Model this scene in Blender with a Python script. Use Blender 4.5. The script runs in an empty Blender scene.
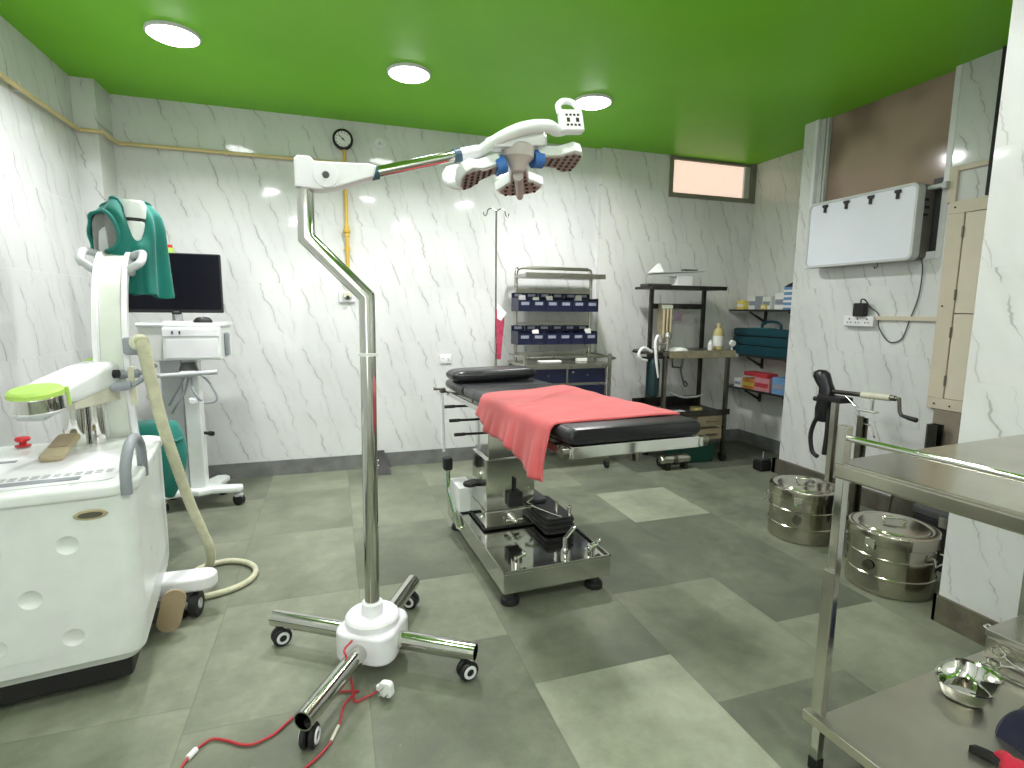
import bpy, bmesh, math, random
from mathutils import Vector, Matrix
random.seed(7)
PI = math.pi
SC = bpy.context.scene
COL = SC.collection

# ------------------------------------------------------------------ mesh helpers
def V(*a): return Vector(a)
def rotz(deg): return Matrix.Rotation(math.radians(deg), 4, 'Z')
def xform(loc=(0, 0, 0), rz=0.0): return Matrix.Translation(Vector(loc)) @ rotz(rz)

def frame(origin, xdir, ydir):
    """matrix whose x/y axes are xdir/ydir (orthonormalised)"""
    x = Vector(xdir).normalized(); y = Vector(ydir); y = (y - x * y.dot(x)).normalized(); z = x.cross(y)
    m = Matrix((x, y, z)).transposed().to_4x4(); m.translation = Vector(origin); return m

def smooth_path(pts, n=8):
    P = [Vector(p) for p in pts]; out = []
    for i in range(len(P) - 1):
        p0 = P[max(i - 1, 0)]; p1 = P[i]; p2 = P[i + 1]; p3 = P[min(i + 2, len(P) - 1)]
        for k in range(n):
            t = k / n; t2 = t * t; t3 = t2 * t
            out.append(0.5 * ((2 * p1) + (-p0 + p2) * t + (2 * p0 - 5 * p1 + 4 * p2 - p3) * t2 + (-p0 + 3 * p1 - 3 * p2 + p3) * t3))
    out.append(P[-1]); return out

class MB:
    def __init__(self, M=None):
        self.v = []; self.f = []; self.M = M
    def _add(self, vs, fs, M=None):
        b = len(self.v)
        T = self.M @ M if (self.M is not None and M is not None) else (M if M is not None else self.M)
        for p in vs:
            p = Vector(p)
            self.v.append(T @ p if T is not None else p)
        for f in fs: self.f.append([b + i for i in f])
        return self
    def _bm(self, bm, M=None):
        bm.verts.index_update()
        self._add([v.co.copy() for v in bm.verts], [[v.index for v in f.verts] for f in bm.faces], M); bm.free(); return self
    def box(self, c, s, bev=0.0, seg=2, M=None):
        bm = bmesh.new(); bmesh.ops.create_cube(bm, size=1.0)
        for v in bm.verts: v.co = Vector((v.co.x * s[0] + c[0], v.co.y * s[1] + c[1], v.co.z * s[2] + c[2]))
        if bev > 0:
            bmesh.ops.bevel(bm, geom=list(bm.edges), offset=min(bev, min(s) * 0.49), segments=seg, affect='EDGES', profile=0.5)
        return self._bm(bm, M)
    def bx(self, x0, x1, y0, y1, z0, z1, bev=0.0, seg=2, M=None):
        return self.box(((x0 + x1) / 2, (y0 + y1) / 2, (z0 + z1) / 2), (abs(x1 - x0), abs(y1 - y0), abs(z1 - z0)), bev, seg, M)
    def prism(self, out, z0, z1, bev=0.0, seg=2, M=None):
        bm = bmesh.new()
        vs = [bm.verts.new((p[0], p[1], z0)) for p in out]
        f = bm.faces.new(vs)
        r = bmesh.ops.extrude_face_region(bm, geom=[f])
        tv = [g for g in r['geom'] if isinstance(g, bmesh.types.BMVert)]
        for v in tv: v.co.z = z1
        bmesh.ops.recalc_face_normals(bm, faces=list(bm.faces))
        if bev > 0:
            es = [e for e in bm.edges if abs(e.verts[0].co.z - e.verts[1].co.z) < 1e-6]
            bmesh.ops.bevel(bm, geom=es, offset=bev, segments=seg, affect='EDGES', profile=0.5)
        return self._bm(bm, M)
    def tube(self, pts, r, n=12, caps=True, hollow=0.0, M=None):
        P = [Vector(p) for p in pts]
        Q = [P[0]]
        for p in P[1:]:
            if (p - Q[-1]).length > 1e-6: Q.append(p)
        P = Q; rr = r if isinstance(r, (list, tuple)) else None
        d = [(P[i + 1] - P[i]).normalized() for i in range(len(P) - 1)]
        up = Vector((0, 0, 1)) if abs(d[0].z) < 0.9 else Vector((1, 0, 0))
        a = d[0].cross(up).normalized(); b = d[0].cross(a).normalized()
        ring = [(a * math.cos(2 * PI * k / n) + b * math.sin(2 * PI * k / n)) for k in range(n)]
        r0 = rr[0] if rr else r
        cur = [P[0] + q * r0 for q in ring]; rings = [cur]
        for i in range(1, len(P)):
            nn = d[i - 1] if i == len(P) - 1 else (d[i - 1] + d[i])
            if nn.length < 1e-4: nn = d[i - 1]
            nn = nn.normalized(); nxt = []
            for q in cur:
                den = d[i - 1].dot(nn)
                t = (P[i] - q).dot(nn) / max(den, 0.15)
                nxt.append(q + d[i - 1] * t)
            if rr:
                k = rr[i] / max(rr[i - 1], 1e-6)
                nxt = [P[i] + (q - P[i]) * k for q in nxt]
            rings.append(nxt); cur = nxt
        vs = [v for rg in rings for v in rg]; fs = []
        for i in range(len(rings) - 1):
            for k in range(n):
                fs.append([i * n + k, i * n + (k + 1) % n, (i + 1) * n + (k + 1) % n, (i + 1) * n + k])
        if caps and not hollow:
            fs.append(list(range(n))[::-1]); fs.append([(len(rings) - 1) * n + k for k in range(n)])
        if hollow:   # recessed open end at the last ring and plain cap at the first
            fs.append(list(range(n))[::-1]); L = (len(rings) - 1) * n
            b1 = len(vs); vs += [P[-1] + (v - P[-1]) * 0.86 for v in rings[-1]]
            b2 = len(vs); vs += [P[-1] - d[-1] * hollow + (v - P[-1]) * 0.86 for v in rings[-1]]
            for k in range(n):
                k2 = (k + 1) % n
                fs.append([L + k, L + k2, b1 + k2, b1 + k]); fs.append([b1 + k, b1 + k2, b2 + k2, b2 + k])
            fs.append([b2 + k for k in range(n)])
        return self._add(vs, fs, M)
    def cyl(self, p0, p1, r, n=24, M=None, **k): return self.tube([p0, p1], r, n, M=M, **k)
    def lathe(self, prof, c=(0, 0, 0), n=32, M=None):
        vs = []; fs = []
        for (r, z) in prof:
            for k in range(n): vs.append((c[0] + r * math.cos(2 * PI * k / n), c[1] + r * math.sin(2 * PI * k / n), c[2] + z))
        m = len(prof)
        for i in range(m - 1):
            for k in range(n): fs.append([i * n + k, i * n + (k + 1) % n, (i + 1) * n + (k + 1) % n, (i + 1) * n + k])
        if prof[0][0] > 1e-5: fs.append(list(range(n))[::-1])
        if prof[-1][0] > 1e-5: fs.append([(m - 1) * n + k for k in range(n)])
        return self._add(vs, fs, M)
    def loft(self, rings, closed=True, cap=True, M=None):
        n = len(rings[0]); vs = [p for r in rings for p in r]; fs = []
        for i in range(len(rings) - 1):
            for k in range(n if closed else n - 1):
                fs.append([i * n + k, i * n + (k + 1) % n, (i + 1) * n + (k + 1) % n, (i + 1) * n + k])
        if cap and closed:
            fs.append(list(range(n))[::-1]); fs.append([(len(rings) - 1) * n + k for k in range(n)])
        return self._add(vs, fs, M)
    def grid(self, fn, nu, nv, M=None):
        vs = [fn(i / nu, j / nv) for j in range(nv + 1) for i in range(nu + 1)]
        fs = [[j * (nu + 1) + i, j * (nu + 1) + i + 1, (j + 1) * (nu + 1) + i + 1, (j + 1) * (nu + 1) + i] for j in range(nv) for i in range(nu)]
        return self._add(vs, fs, M)
    def sphere(self, c, r, s=(1, 1, 1), n=16, M=None):
        prof = [(max(r * math.sin(PI * i / n), 0.0), -r * math.cos(PI * i / n)) for i in range(n + 1)]
        vs = []; fs = []; m = n * 2
        for (q, z) in prof:
            for k in range(m): vs.append((c[0] + s[0] * q * math.cos(2 * PI * k / m), c[1] + s[1] * q * math.sin(2 * PI * k / m), c[2] + s[2] * z))
        for i in range(n):
            for k in range(m): fs.append([i * m + k, i * m + (k + 1) % m, (i + 1) * m + (k + 1) % m, (i + 1) * m + k])
        return self._add(vs, fs, M)

def rrect(w, h, r, n=5, cx=0, cy=0):
    o = []
    for (sx, sy, a0) in ((1, 1, 0), (-1, 1, 90), (-1, -1, 180), (1, -1, 270)):
        for k in range(n + 1):
            a = math.radians(a0 + 90 * k / n)
            o.append((cx + sx * (w / 2 - r) + r * math.cos(a), cy + sy * (h / 2 - r) + r * math.sin(a)))
    return o
def circ(r, n=32, cx=0, cy=0): return [(cx + r * math.cos(2 * PI * k / n), cy + r * math.sin(2 * PI * k / n)) for k in range(n)]
def stadium(p0, p1, r, n=10):
    p0 = Vector(p0); p1 = Vector(p1); a = math.atan2(p1.y - p0.y, p1.x - p0.x); o = []
    for k in range(n + 1): t = a - PI / 2 + PI * k / n; o.append((p1.x + r * math.cos(t), p1.y + r * math.sin(t)))
    for k in range(n + 1): t = a + PI / 2 + PI * k / n; o.append((p0.x + r * math.cos(t), p0.y + r * math.sin(t)))
    return o

ROOTM = {}
def tag(o, label=None, cat=None, group=None, kind=None):
    if label: o['label'] = label
    if cat: o['category'] = cat
    if group: o['group'] = group
    if kind: o['kind'] = kind
    return o
def thing(name, label, cat, loc=(0, 0, 0), rz=0.0, group=None):
    o = bpy.data.objects.new(name, None); COL.objects.link(o)
    o.empty_display_size = 0.05
    o.location = loc; o.rotation_euler = (0, 0, math.radians(rz))
    ROOTM[o.name] = xform(loc, rz)
    return tag(o, label, cat, group)
def top_root(o):
    while o.parent: o = o.parent
    return o
def obj(name, mb, m, parent=None, local=False, label=None, sharp=35, loc=None):
    """links mb as ONE mesh object. Vertices are world coordinates unless local=True."""
    if parent is not None and not local:
        inv = ROOTM[top_root(parent).name].inverted()
        vs = [inv @ v for v in mb.v]
    else: vs = mb.v
    origin = Vector((0, 0, 0))
    if parent is None:
        lo = Vector((min(v.x for v in vs), min(v.y for v in vs), min(v.z for v in vs)))
        hi = Vector((max(v.x for v in vs), max(v.y for v in vs), max(v.z for v in vs)))
        origin = Vector(((lo.x + hi.x) / 2, (lo.y + hi.y) / 2, lo.z))
        vs = [v - origin for v in vs]
    me = bpy.data.meshes.new(name); me.from_pydata([tuple(v) for v in vs], [], mb.f); me.validate()
    bm = bmesh.new(); bm.from_mesh(me); bmesh.ops.recalc_face_normals(bm, faces=list(bm.faces)); bm.to_mesh(me); bm.free()
    me.polygons.foreach_set('use_smooth', [True] * len(me.polygons))
    try: me.set_sharp_from_angle(angle=math.radians(sharp))
    except Exception: pass
    o = bpy.data.objects.new(name, me); COL.objects.link(o)
    if sharp == 35 and len(me.polygons) < 4000:
        wn = o.modifiers.new('weighted_normals', 'WEIGHTED_NORMAL'); wn.keep_sharp = True; wn.weight = 100
    if m: me.materials.append(m)
    if parent is not None: o.parent = parent
    else:
        o.location = origin; ROOTM[o.name] = Matrix.Translation(origin)
    if label: o['label'] = label
    return o
def struct(name, mb, m): return tag(obj(name, mb, m), kind='structure')
def single(name, mb, m, label, cat, group=None): return tag(obj(name, mb, m), label, cat, group)
def dup(root, loc, rz=None, label=None, group=None):
    r = root.copy(); COL.objects.link(r); r.location = loc
    if rz is not None: r.rotation_euler = (0, 0, math.radians(rz))
    ROOTM[r.name] = xform(loc, math.degrees(r.rotation_euler[2]))
    if label: r['label'] = label
    if group: r['group'] = group
    for ch in list(root.children):
        c = ch.copy(); COL.objects.link(c); c.parent = r
        for g in list(ch.children):
            d = g.copy(); COL.objects.link(d); d.parent = c
    return r
def solidify(o, t, off=0.0):
    m = o.modifiers.new('thickness', 'SOLIDIFY'); m.thickness = t; m.offset = off; return o
def subsurf(o, n=1):
    m = o.modifiers.new('smooth', 'SUBSURF'); m.levels = n; m.render_levels = n; return o

# ------------------------------------------------------------------ materials
def lin(c):
    return tuple((x / 255 / 12.92) if x / 255 <= 0.04045 else (((x / 255 + 0.055) / 1.055) ** 2.4) for x in c)
class NT:
    def __init__(self, name):
        self.m = bpy.data.materials.new(name); self.m.use_nodes = True
        self.t = self.m.node_tree; self.t.nodes.clear()
        self.out = self.t.nodes.new('ShaderNodeOutputMaterial')
        self.b = self.t.nodes.new('ShaderNodeBsdfPrincipled'); self.t.links.new(self.b.outputs[0], self.out.inputs[0])
    def n(self, kind, **kw):
        x = self.t.nodes.new(kind)
        for k, v in kw.items(): setattr(x, k, v)
        return x
    def link(self, a, b): self.t.links.new(a, b)
    def val(self, sock, v):
        if isinstance(v, (int, float)): sock.default_value = v
        elif isinstance(v, tuple): sock.default_value = (*v, 1.0) if len(v) == 3 and sock.type == 'RGBA' else v
        else: self.link(v, sock)
    def math(self, op, a, b=0.0, c=0.0, clamp=False):
        x = self.n('ShaderNodeMath', operation=op); x.use_clamp = clamp
        self.val(x.inputs[0], a); self.val(x.inputs[1], b)
        if len(x.inputs) > 2: self.val(x.inputs[2], c)
        return x.outputs[0]
    def smooth(self, x, lo, hi, a=0.0, b=1.0):
        m = self.n('ShaderNodeMapRange', interpolation_type='SMOOTHSTEP')
        self.val(m.inputs[0], x); self.val(m.inputs[1], lo); self.val(m.inputs[2], hi); self.val(m.inputs[3], a); self.val(m.inputs[4], b)
        return m.outputs[0]
    def mix(self, f, a, b):
        x = self.n('ShaderNodeMix', data_type='RGBA')
        self.val(x.inputs[0], f); self.val(x.inputs[6], a); self.val(x.inputs[7], b); return x.outputs[2]
    def noise(self, vec=None, scale=5.0, detail=3.0, rough=0.5, dims='3D'):
        x = self.n('ShaderNodeTexNoise', noise_dimensions=dims)
        if vec is not None: self.link(vec, x.inputs['Vector'])
        x.inputs['Scale'].default_value = scale; x.inputs['Detail'].default_value = detail; x.inputs['Roughness'].default_value = rough
        return x.outputs[0]
    def pos(self): return self.n('ShaderNodeNewGeometry').outputs['Position']
    def objco(self): return self.n('ShaderNodeTexCoord').outputs['Object']
    def xyz(self, v):
        s = self.n('ShaderNodeSeparateXYZ'); self.link(v, s.inputs[0]); return s.outputs
    def comb(self, x, y, z):
        c = self.n('ShaderNodeCombineXYZ'); self.val(c.inputs[0], x); self.val(c.inputs[1], y); self.val(c.inputs[2], z); return c.outputs[0]
    def white(self, v):
        w = self.n('ShaderNodeTexWhiteNoise', noise_dimensions='3D'); self.link(v, w.inputs['Vector']); return w.outputs
    def set(self, **kw):
        for k, v in kw.items(): self.val(self.b.inputs[k.replace('_', ' ')], v)
    def bump(self, h, strength=0.1, dist=0.01):
        x = self.n('ShaderNodeBump'); x.inputs['Strength'].default_value = strength; x.inputs['Distance'].default_value = dist
        self.link(h, x.inputs['Height']); self.link(x.outputs[0], self.b.inputs['Normal'])

def pm(name, c, rough=0.5, metal=0.0, var=0.08, scale=9.0, bump=0.0, coat=0.0, spec=0.5, emit=0.0):
    t = NT(name); a = lin(c)
    co = t.objco(); nz = t.noise(co, scale, 4.0)
    lo = tuple(x * (1 - var) for x in a); hi = tuple(min(1, x * (1 + var)) for x in a)
    k = t.smooth(nz, 0.3, 0.7)
    col = t.mix(k, lo, hi)
    t.set(Base_Color=col, Metallic=metal, Roughness=t.smooth(nz, 0.25, 0.75, max(rough - 0.05, 0.02), min(rough + 0.05, 1)))
    t.b.inputs['Specular IOR Level'].default_value = spec
    if coat: t.b.inputs['Coat Weight'].default_value = coat; t.b.inputs['Coat Roughness'].default_value = 0.08
    if emit: t.set(Emission_Color=col); t.b.inputs['Emission Strength'].default_value = emit
    if bump: t.bump(t.noise(co, scale * 6, 3.0), bump, 0.004)
    return t.m

def marble(name, axis, sgn=1, phase=0.0, tint=(220, 222, 221)):
    """glossy white marble-look wall tile; axis = world axis that runs along the wall"""
    t = NT(name); p = t.xyz(t.pos()); TW, TH = 0.343, 0.515
    u = p[axis] if sgn == 1 else t.math('MULTIPLY', p[axis], -1.0)
    u = t.math('ADD', u, 20 * TW + phase); z = t.math('ADD', p[2], -0.16 + 4 * TH)
    us = t.math('DIVIDE', u, TW); zs = t.math('DIVIDE', z, TH)
    iu = t.math('FLOOR', us); iz = t.math('FLOOR', zs)
    fu = t.math('FRACT', us); fz = t.math('FRACT', zs)
    seed = t.white(t.comb(iu, iz, 3.7))
    sd = t.xyz(seed[1])
    b = t.math('MULTIPLY', fz, TH); total = None
    for (off, lean, wob, wmin, wmax, strg, sfreq, sd_i) in ((0.20, 0.55, 0.34, 0.007, 0.020, 0.62, 3.2, 0), (0.72, 0.42, 0.30, 0.005, 0.013, 0.40, 2.6, 1), (0.47, 0.5, 0.4, 0.004, 0.010, 0.22, 4.0, 2)):
        so = t.math('MULTIPLY', sd[sd_i], 13.0)
        w1 = t.noise(t.comb(t.math('ADD', so, off * 9), t.math('MULTIPLY', b, 9.0), 0.0), 1.0, 3.0, 0.55)
        ac = t.math('ADD', t.math('MULTIPLY', t.math('SUBTRACT', 1.0, fz), lean), t.math('MULTIPLY', t.math('ADD', w1, -0.5), wob))
        ac = t.math('ADD', ac, t.math('ADD', off, t.math('MULTIPLY', sd[(sd_i + 1) % 3], 0.10)))
        d = t.math('ADD', t.math('FRACT', t.math('ADD', t.math('SUBTRACT', fu, ac), 5.5)), -0.5)
        d = t.math('MULTIPLY', t.math('ABSOLUTE', d), TW)
        w2 = t.noise(t.comb(t.math('ADD', so, 5.0), t.math('MULTIPLY', b, sfreq * 2.2), 4.0), 1.0, 2.0)
        wid = t.smooth(w2, 0.35, 0.7, wmin * 0.35, wmax * 0.55)
        line = t.smooth(t.math('DIVIDE', d, wid), 0.15, 1.0, 1.0, 0.0)
        halo = t.smooth(d, 0.0, 0.045, 0.16, 0.0)
        vis = t.smooth(w2, 0.32, 0.54, 0.0, 1.0)
        s = t.math('MULTIPLY', t.math('MULTIPLY', t.math('ADD', line, halo), vis), strg)
        total = s if total is None else t.math('MAXIMUM', total, s)
    cloud = t.noise(t.comb(t.math('ADD', u, t.math('MULTIPLY', z, 0.4)), t.math('MULTIPLY', z, 0.5), 0.0), 2.6, 4.0)
    base = t.mix(t.smooth(cloud, 0.35, 0.75), lin(tint), lin(tuple(x - 12 for x in tint)))
    col = t.mix(t.math('MULTIPLY', total, 0.78), base, lin((128, 128, 124)))
    eu = t.math('MULTIPLY', t.math('MINIMUM', fu, t.math('SUBTRACT', 1.0, fu)), TW)
    ez = t.math('MULTIPLY', t.math('MINIMUM', fz, t.math('SUBTRACT', 1.0, fz)), TH)
    e = t.math('MINIMUM', t.math('MULTIPLY', eu, 1.6), ez)
    joint = t.smooth(e, 0.0010, 0.0028, 1.0, 0.0)
    col = t.mix(t.math('MULTIPLY', joint, 0.22), col, lin((165, 166, 160)))
    t.set(Base_Color=col, Roughness=t.math('ADD', 0.07, t.math('MULTIPLY', joint, 0.4)))
    hgt = t.math('ADD', t.math('MULTIPLY', t.noise(t.pos(), 3.5, 1.0), 0.8), t.math('MULTIPLY', seed[0], 0.2))
    t.bump(t.math('SUBTRACT', hgt, t.math('MULTIPLY', joint, 0.15)), 0.12, 0.02)
    return t.m

def steel(name, c=(196, 194, 186), rough=0.2, var=0.12, scale=6.0):
    t = NT(name); a = lin(c); co = t.objco()
    nz = t.noise(co, scale, 3.0); sm = t.noise(co, scale * 0.7, 1.0, 0.4)
    col = t.mix(t.smooth(nz, 0.15, 0.85), tuple(x * (1 - var) for x in a), tuple(min(1, x * (1 + var)) for x in a))
    t.set(Base_Color=col, Metallic=1.0, Roughness=t.smooth(sm, 0.0, 1.0, rough * 0.85, rough * 1.2))
    return t.m

M = {}
M['steel'] = steel('stainless_steel')
M['polished'] = steel('polished_steel', (205, 205, 200), 0.10, 0.06)
M['chrome'] = steel('bright_chrome', (222, 222, 218), 0.08, 0.04)
M['worn'] = steel('worn_grey_steel', (120, 118, 108), 0.32, 0.25, 9)
M['darksteel'] = steel('dark_steel', (78, 77, 72), 0.38, 0.3, 9)
M['drum'] = steel('drum_steel', (190, 186, 172), 0.16, 0.1, 5)
M['white'] = pm('white_plastic', (228, 228, 232), 0.35, var=0.03)
M['machine'] = pm('machine_white', (226, 231, 229), 0.32, var=0.03, coat=0.15)
M['ivory'] = pm('ivory_plastic', (205, 204, 184), 0.45, var=0.05)
M['hose'] = pm('cream_hose', (188, 188, 160), 0.55, var=0.10, scale=20)
M['grey'] = pm('grey_plastic', (140, 146, 152), 0.45)
M['lightgrey'] = pm('light_grey_plastic', (186, 190, 192), 0.42)
M['darkgrey'] = pm('dark_grey_plastic', (66, 68, 68), 0.5)
M['black'] = pm('black_rubber', (22, 22, 23), 0.55, var=0.2)
M['leather'] = pm('black_vinyl', (23, 24, 28), 0.34, var=0.15, scale=14, bump=0.06)
M['screen'] = pm('screen_glass', (8, 9, 20), 0.4, var=0.1, spec=0.15)
M['blue_bin'] = pm('navy_plastic', (14, 21, 52), 0.4, var=0.12)
M['blue_ring'] = pm('slate_blue_plastic', (52, 84, 104), 0.4)
M['blue_bright'] = pm('blue_plastic', (52, 108, 178), 0.4)
M['lime'] = pm('lime_plastic', (172, 210, 96), 0.45, var=0.05)
M['beige'] = pm('beige_plastic', (176, 164, 132), 0.5)
M['tan'] = pm('tan_plastic', (158, 140, 112), 0.5)
M['beige_panel'] = pm('beige_painted_panel', (206, 196, 176), 0.5, var=0.04, scale=4)
M['yellow'] = pm('yellow_paint', (206, 172, 66), 0.4, var=0.06)
M['cream_paint'] = pm('cream_paint', (214, 194, 140), 0.4, var=0.05)
M['red'] = pm('red_plastic', (190, 32, 40), 0.4)
M['redwire'] = pm('red_wire', (172, 44, 52), 0.45)
M['paper'] = pm('white_paper', (236, 236, 236), 0.7, var=0.03)
M['label'] = pm('pale_label', (140, 146, 162), 0.6, var=0.12, scale=40)
M['teal'] = pm('teal_toolbox_plastic', (16, 66, 78), 0.4, var=0.12)
M['cylgreen'] = pm('dark_teal_paint', (11, 40, 44), 0.35, var=0.1)
M['alu'] = pm('painted_aluminium', (194, 197, 196), 0.4, var=0.04)
M['greyframe'] = pm('grey_window_frame', (122, 120, 106), 0.5)
M['viewer'] = pm('frosted_acrylic', (226, 230, 240), 0.38, var=0.02, scale=3)
M['dark'] = pm('dark_void', (34, 34, 32), 0.7)
M['baseboard'] = pm('grey_stone_skirting', (112, 115, 112), 0.5, var=0.2, scale=7)
M['bag'] = pm('pink_packet', (186, 60, 92), 0.5, var=0.25, scale=30)
M['shelf'] = pm('dark_shelf_board', (44, 46, 44), 0.45)
M['amber'] = pm('amber_bottle', (186, 174, 116), 0.25, var=0.1)
M['pinkbox'] = pm('pink_carton', (206, 140, 148), 0.6, var=0.1, scale=30)
M['orangebox'] = pm('orange_carton', (214, 140, 70), 0.6, var=0.15, scale=30)
M['redbox'] = pm('red_carton', (186, 60, 66), 0.6, var=0.12, scale=30)
M['bluebox'] = pm('blue_carton', (104, 148, 190), 0.6, var=0.1, scale=30)
M['yellowbox'] = pm('yellow_carton', (222, 204, 96), 0.6, var=0.08, scale=30)
M['whitebox'] = pm('white_carton', (218, 220, 214), 0.6, var=0.06, scale=30)
M['greenbox'] = pm('dark_green_crate', (16, 62, 50), 0.45, var=0.15)

def cloth(name, c, dark=0.75, scale=120):
    t = NT(name); a = lin(c); co = t.objco()
    k = t.noise(co, 5.0, 5.0); wv = t.noise(co, scale, 2.0)
    t.set(Base_Color=t.mix(t.smooth(k, 0.3, 0.7), tuple(x * dark for x in a), a), Roughness=0.85)
    t.b.inputs['Sheen Weight'].default_value = 0.15
    t.bump(wv, 0.15, 0.003); return t.m
M['coral'] = cloth('coral_cloth', (204, 88, 90), 0.84)
M['drape'] = cloth('teal_surgical_cloth', (0, 116, 104), 0.75)
M['drape_in'] = cloth('grey_cloth_lining', (120, 122, 120), 0.8)
M['navy'] = cloth('navy_cloth', (20, 26, 56), 0.75)
M['redcloth'] = cloth('red_cloth', (200, 32, 60), 0.8)

# bright diffuser of the ceiling lights
t = NT('light_diffuser'); k = t.noise(t.objco(), 3.0)
t.set(Base_Color=(1, 1, 1), Emission_Color=t.mix(k, (1, 1, 1), (0.97, 0.99, 1.0))); t.b.inputs['Emission Strength'].default_value = 18.0; M['lamp'] = t.m
# green painted ceiling
t = NT('green_ceiling_paint'); k = t.noise(t.pos(), 0.7, 3.0)
t.set(Base_Color=t.mix(t.smooth(k, 0.3, 0.7), lin((112, 188, 24)), lin((122, 198, 36))), Roughness=0.42); t.b.inputs['Specular IOR Level'].default_value = 0.22
t.bump(t.noise(t.pos(), 60.0, 3.0), 0.05, 0.004); M['ceiling'] = t.m
# frosted panes
t = NT('frosted_peach_glass'); k = t.noise(t.objco(), 2.0, 2.0); c = t.mix(k, lin((240, 206, 190)), lin((248, 224, 208)))
t.set(Base_Color=c, Roughness=0.5, Emission_Color=c); t.b.inputs['Emission Strength'].default_value = 0.9; M['pane_peach'] = t.m
t = NT('brown_tinted_glass'); q = t.xyz(t.pos()); k = t.noise(t.pos(), 1.6, 2.0)
c = t.mix(t.smooth(k, 0.35, 0.65), lin((122, 100, 90)), lin((176, 150, 138))); t.set(Base_Color=c, Roughness=0.12); t.b.inputs['Coat Weight'].default_value = 0.5; M['pane_brown'] = t.m

def carve(o, cutters):
    bpy.context.view_layer.update()
    for c in cutters:
        m = o.modifiers.new('recess', 'BOOLEAN'); m.operation = 'DIFFERENCE'; m.object = c; m.solver = 'EXACT'
    dg = bpy.context.evaluated_depsgraph_get(); dg.update()
    me = bpy.data.meshes.new_from_object(o.evaluated_get(dg)); o.modifiers.clear(); o.data = me
    me.set_sharp_from_angle(angle=math.radians(20))
    for f in me.polygons:
        if f.normal.y < -.995 and len(f.vertices) > 4: f.use_smooth = False
    for c in cutters: bpy.data.objects.remove(c)
# ------------------------------------------------------------------ camera
cam_d = bpy.data.cameras.new('camera'); cam = bpy.data.objects.new('camera', cam_d); COL.objects.link(cam)
yaw, pitch, roll = 0.3191, 0.1367, 0.0094
cy, sy, cp, sp = math.cos(yaw), math.sin(yaw), math.cos(pitch), math.sin(pitch)
fw = V(sy * cp, cy * cp, -sp); rt = V(cy, -sy, 0); up = rt.cross(fw)
r2 = rt * math.cos(roll) + up * math.sin(roll); u2 = -rt * math.sin(roll) + up * math.cos(roll)
mm = Matrix((r2, u2, -fw)).transposed().to_4x4(); mm.translation = V(0, 0, 1.5)
cam.matrix_world = mm; cam_d.sensor_width = 36.0; cam_d.lens = 541.06 / 1024 * 36.0; cam_d.clip_start = 0.05
SC.camera = cam
SC.view_settings.view_transform = 'Standard'; SC.view_settings.look = 'None'
SC.view_settings.exposure = 0.0

# ------------------------------------------------------------------ room shell
HC = 3.106
YF = -1.9                         # wall behind the photographer
mX = marble('marble_tile_back', 0); mY = marble('marble_tile_left', 1); mYr = marble('marble_tile_right', 1, -1)
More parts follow.
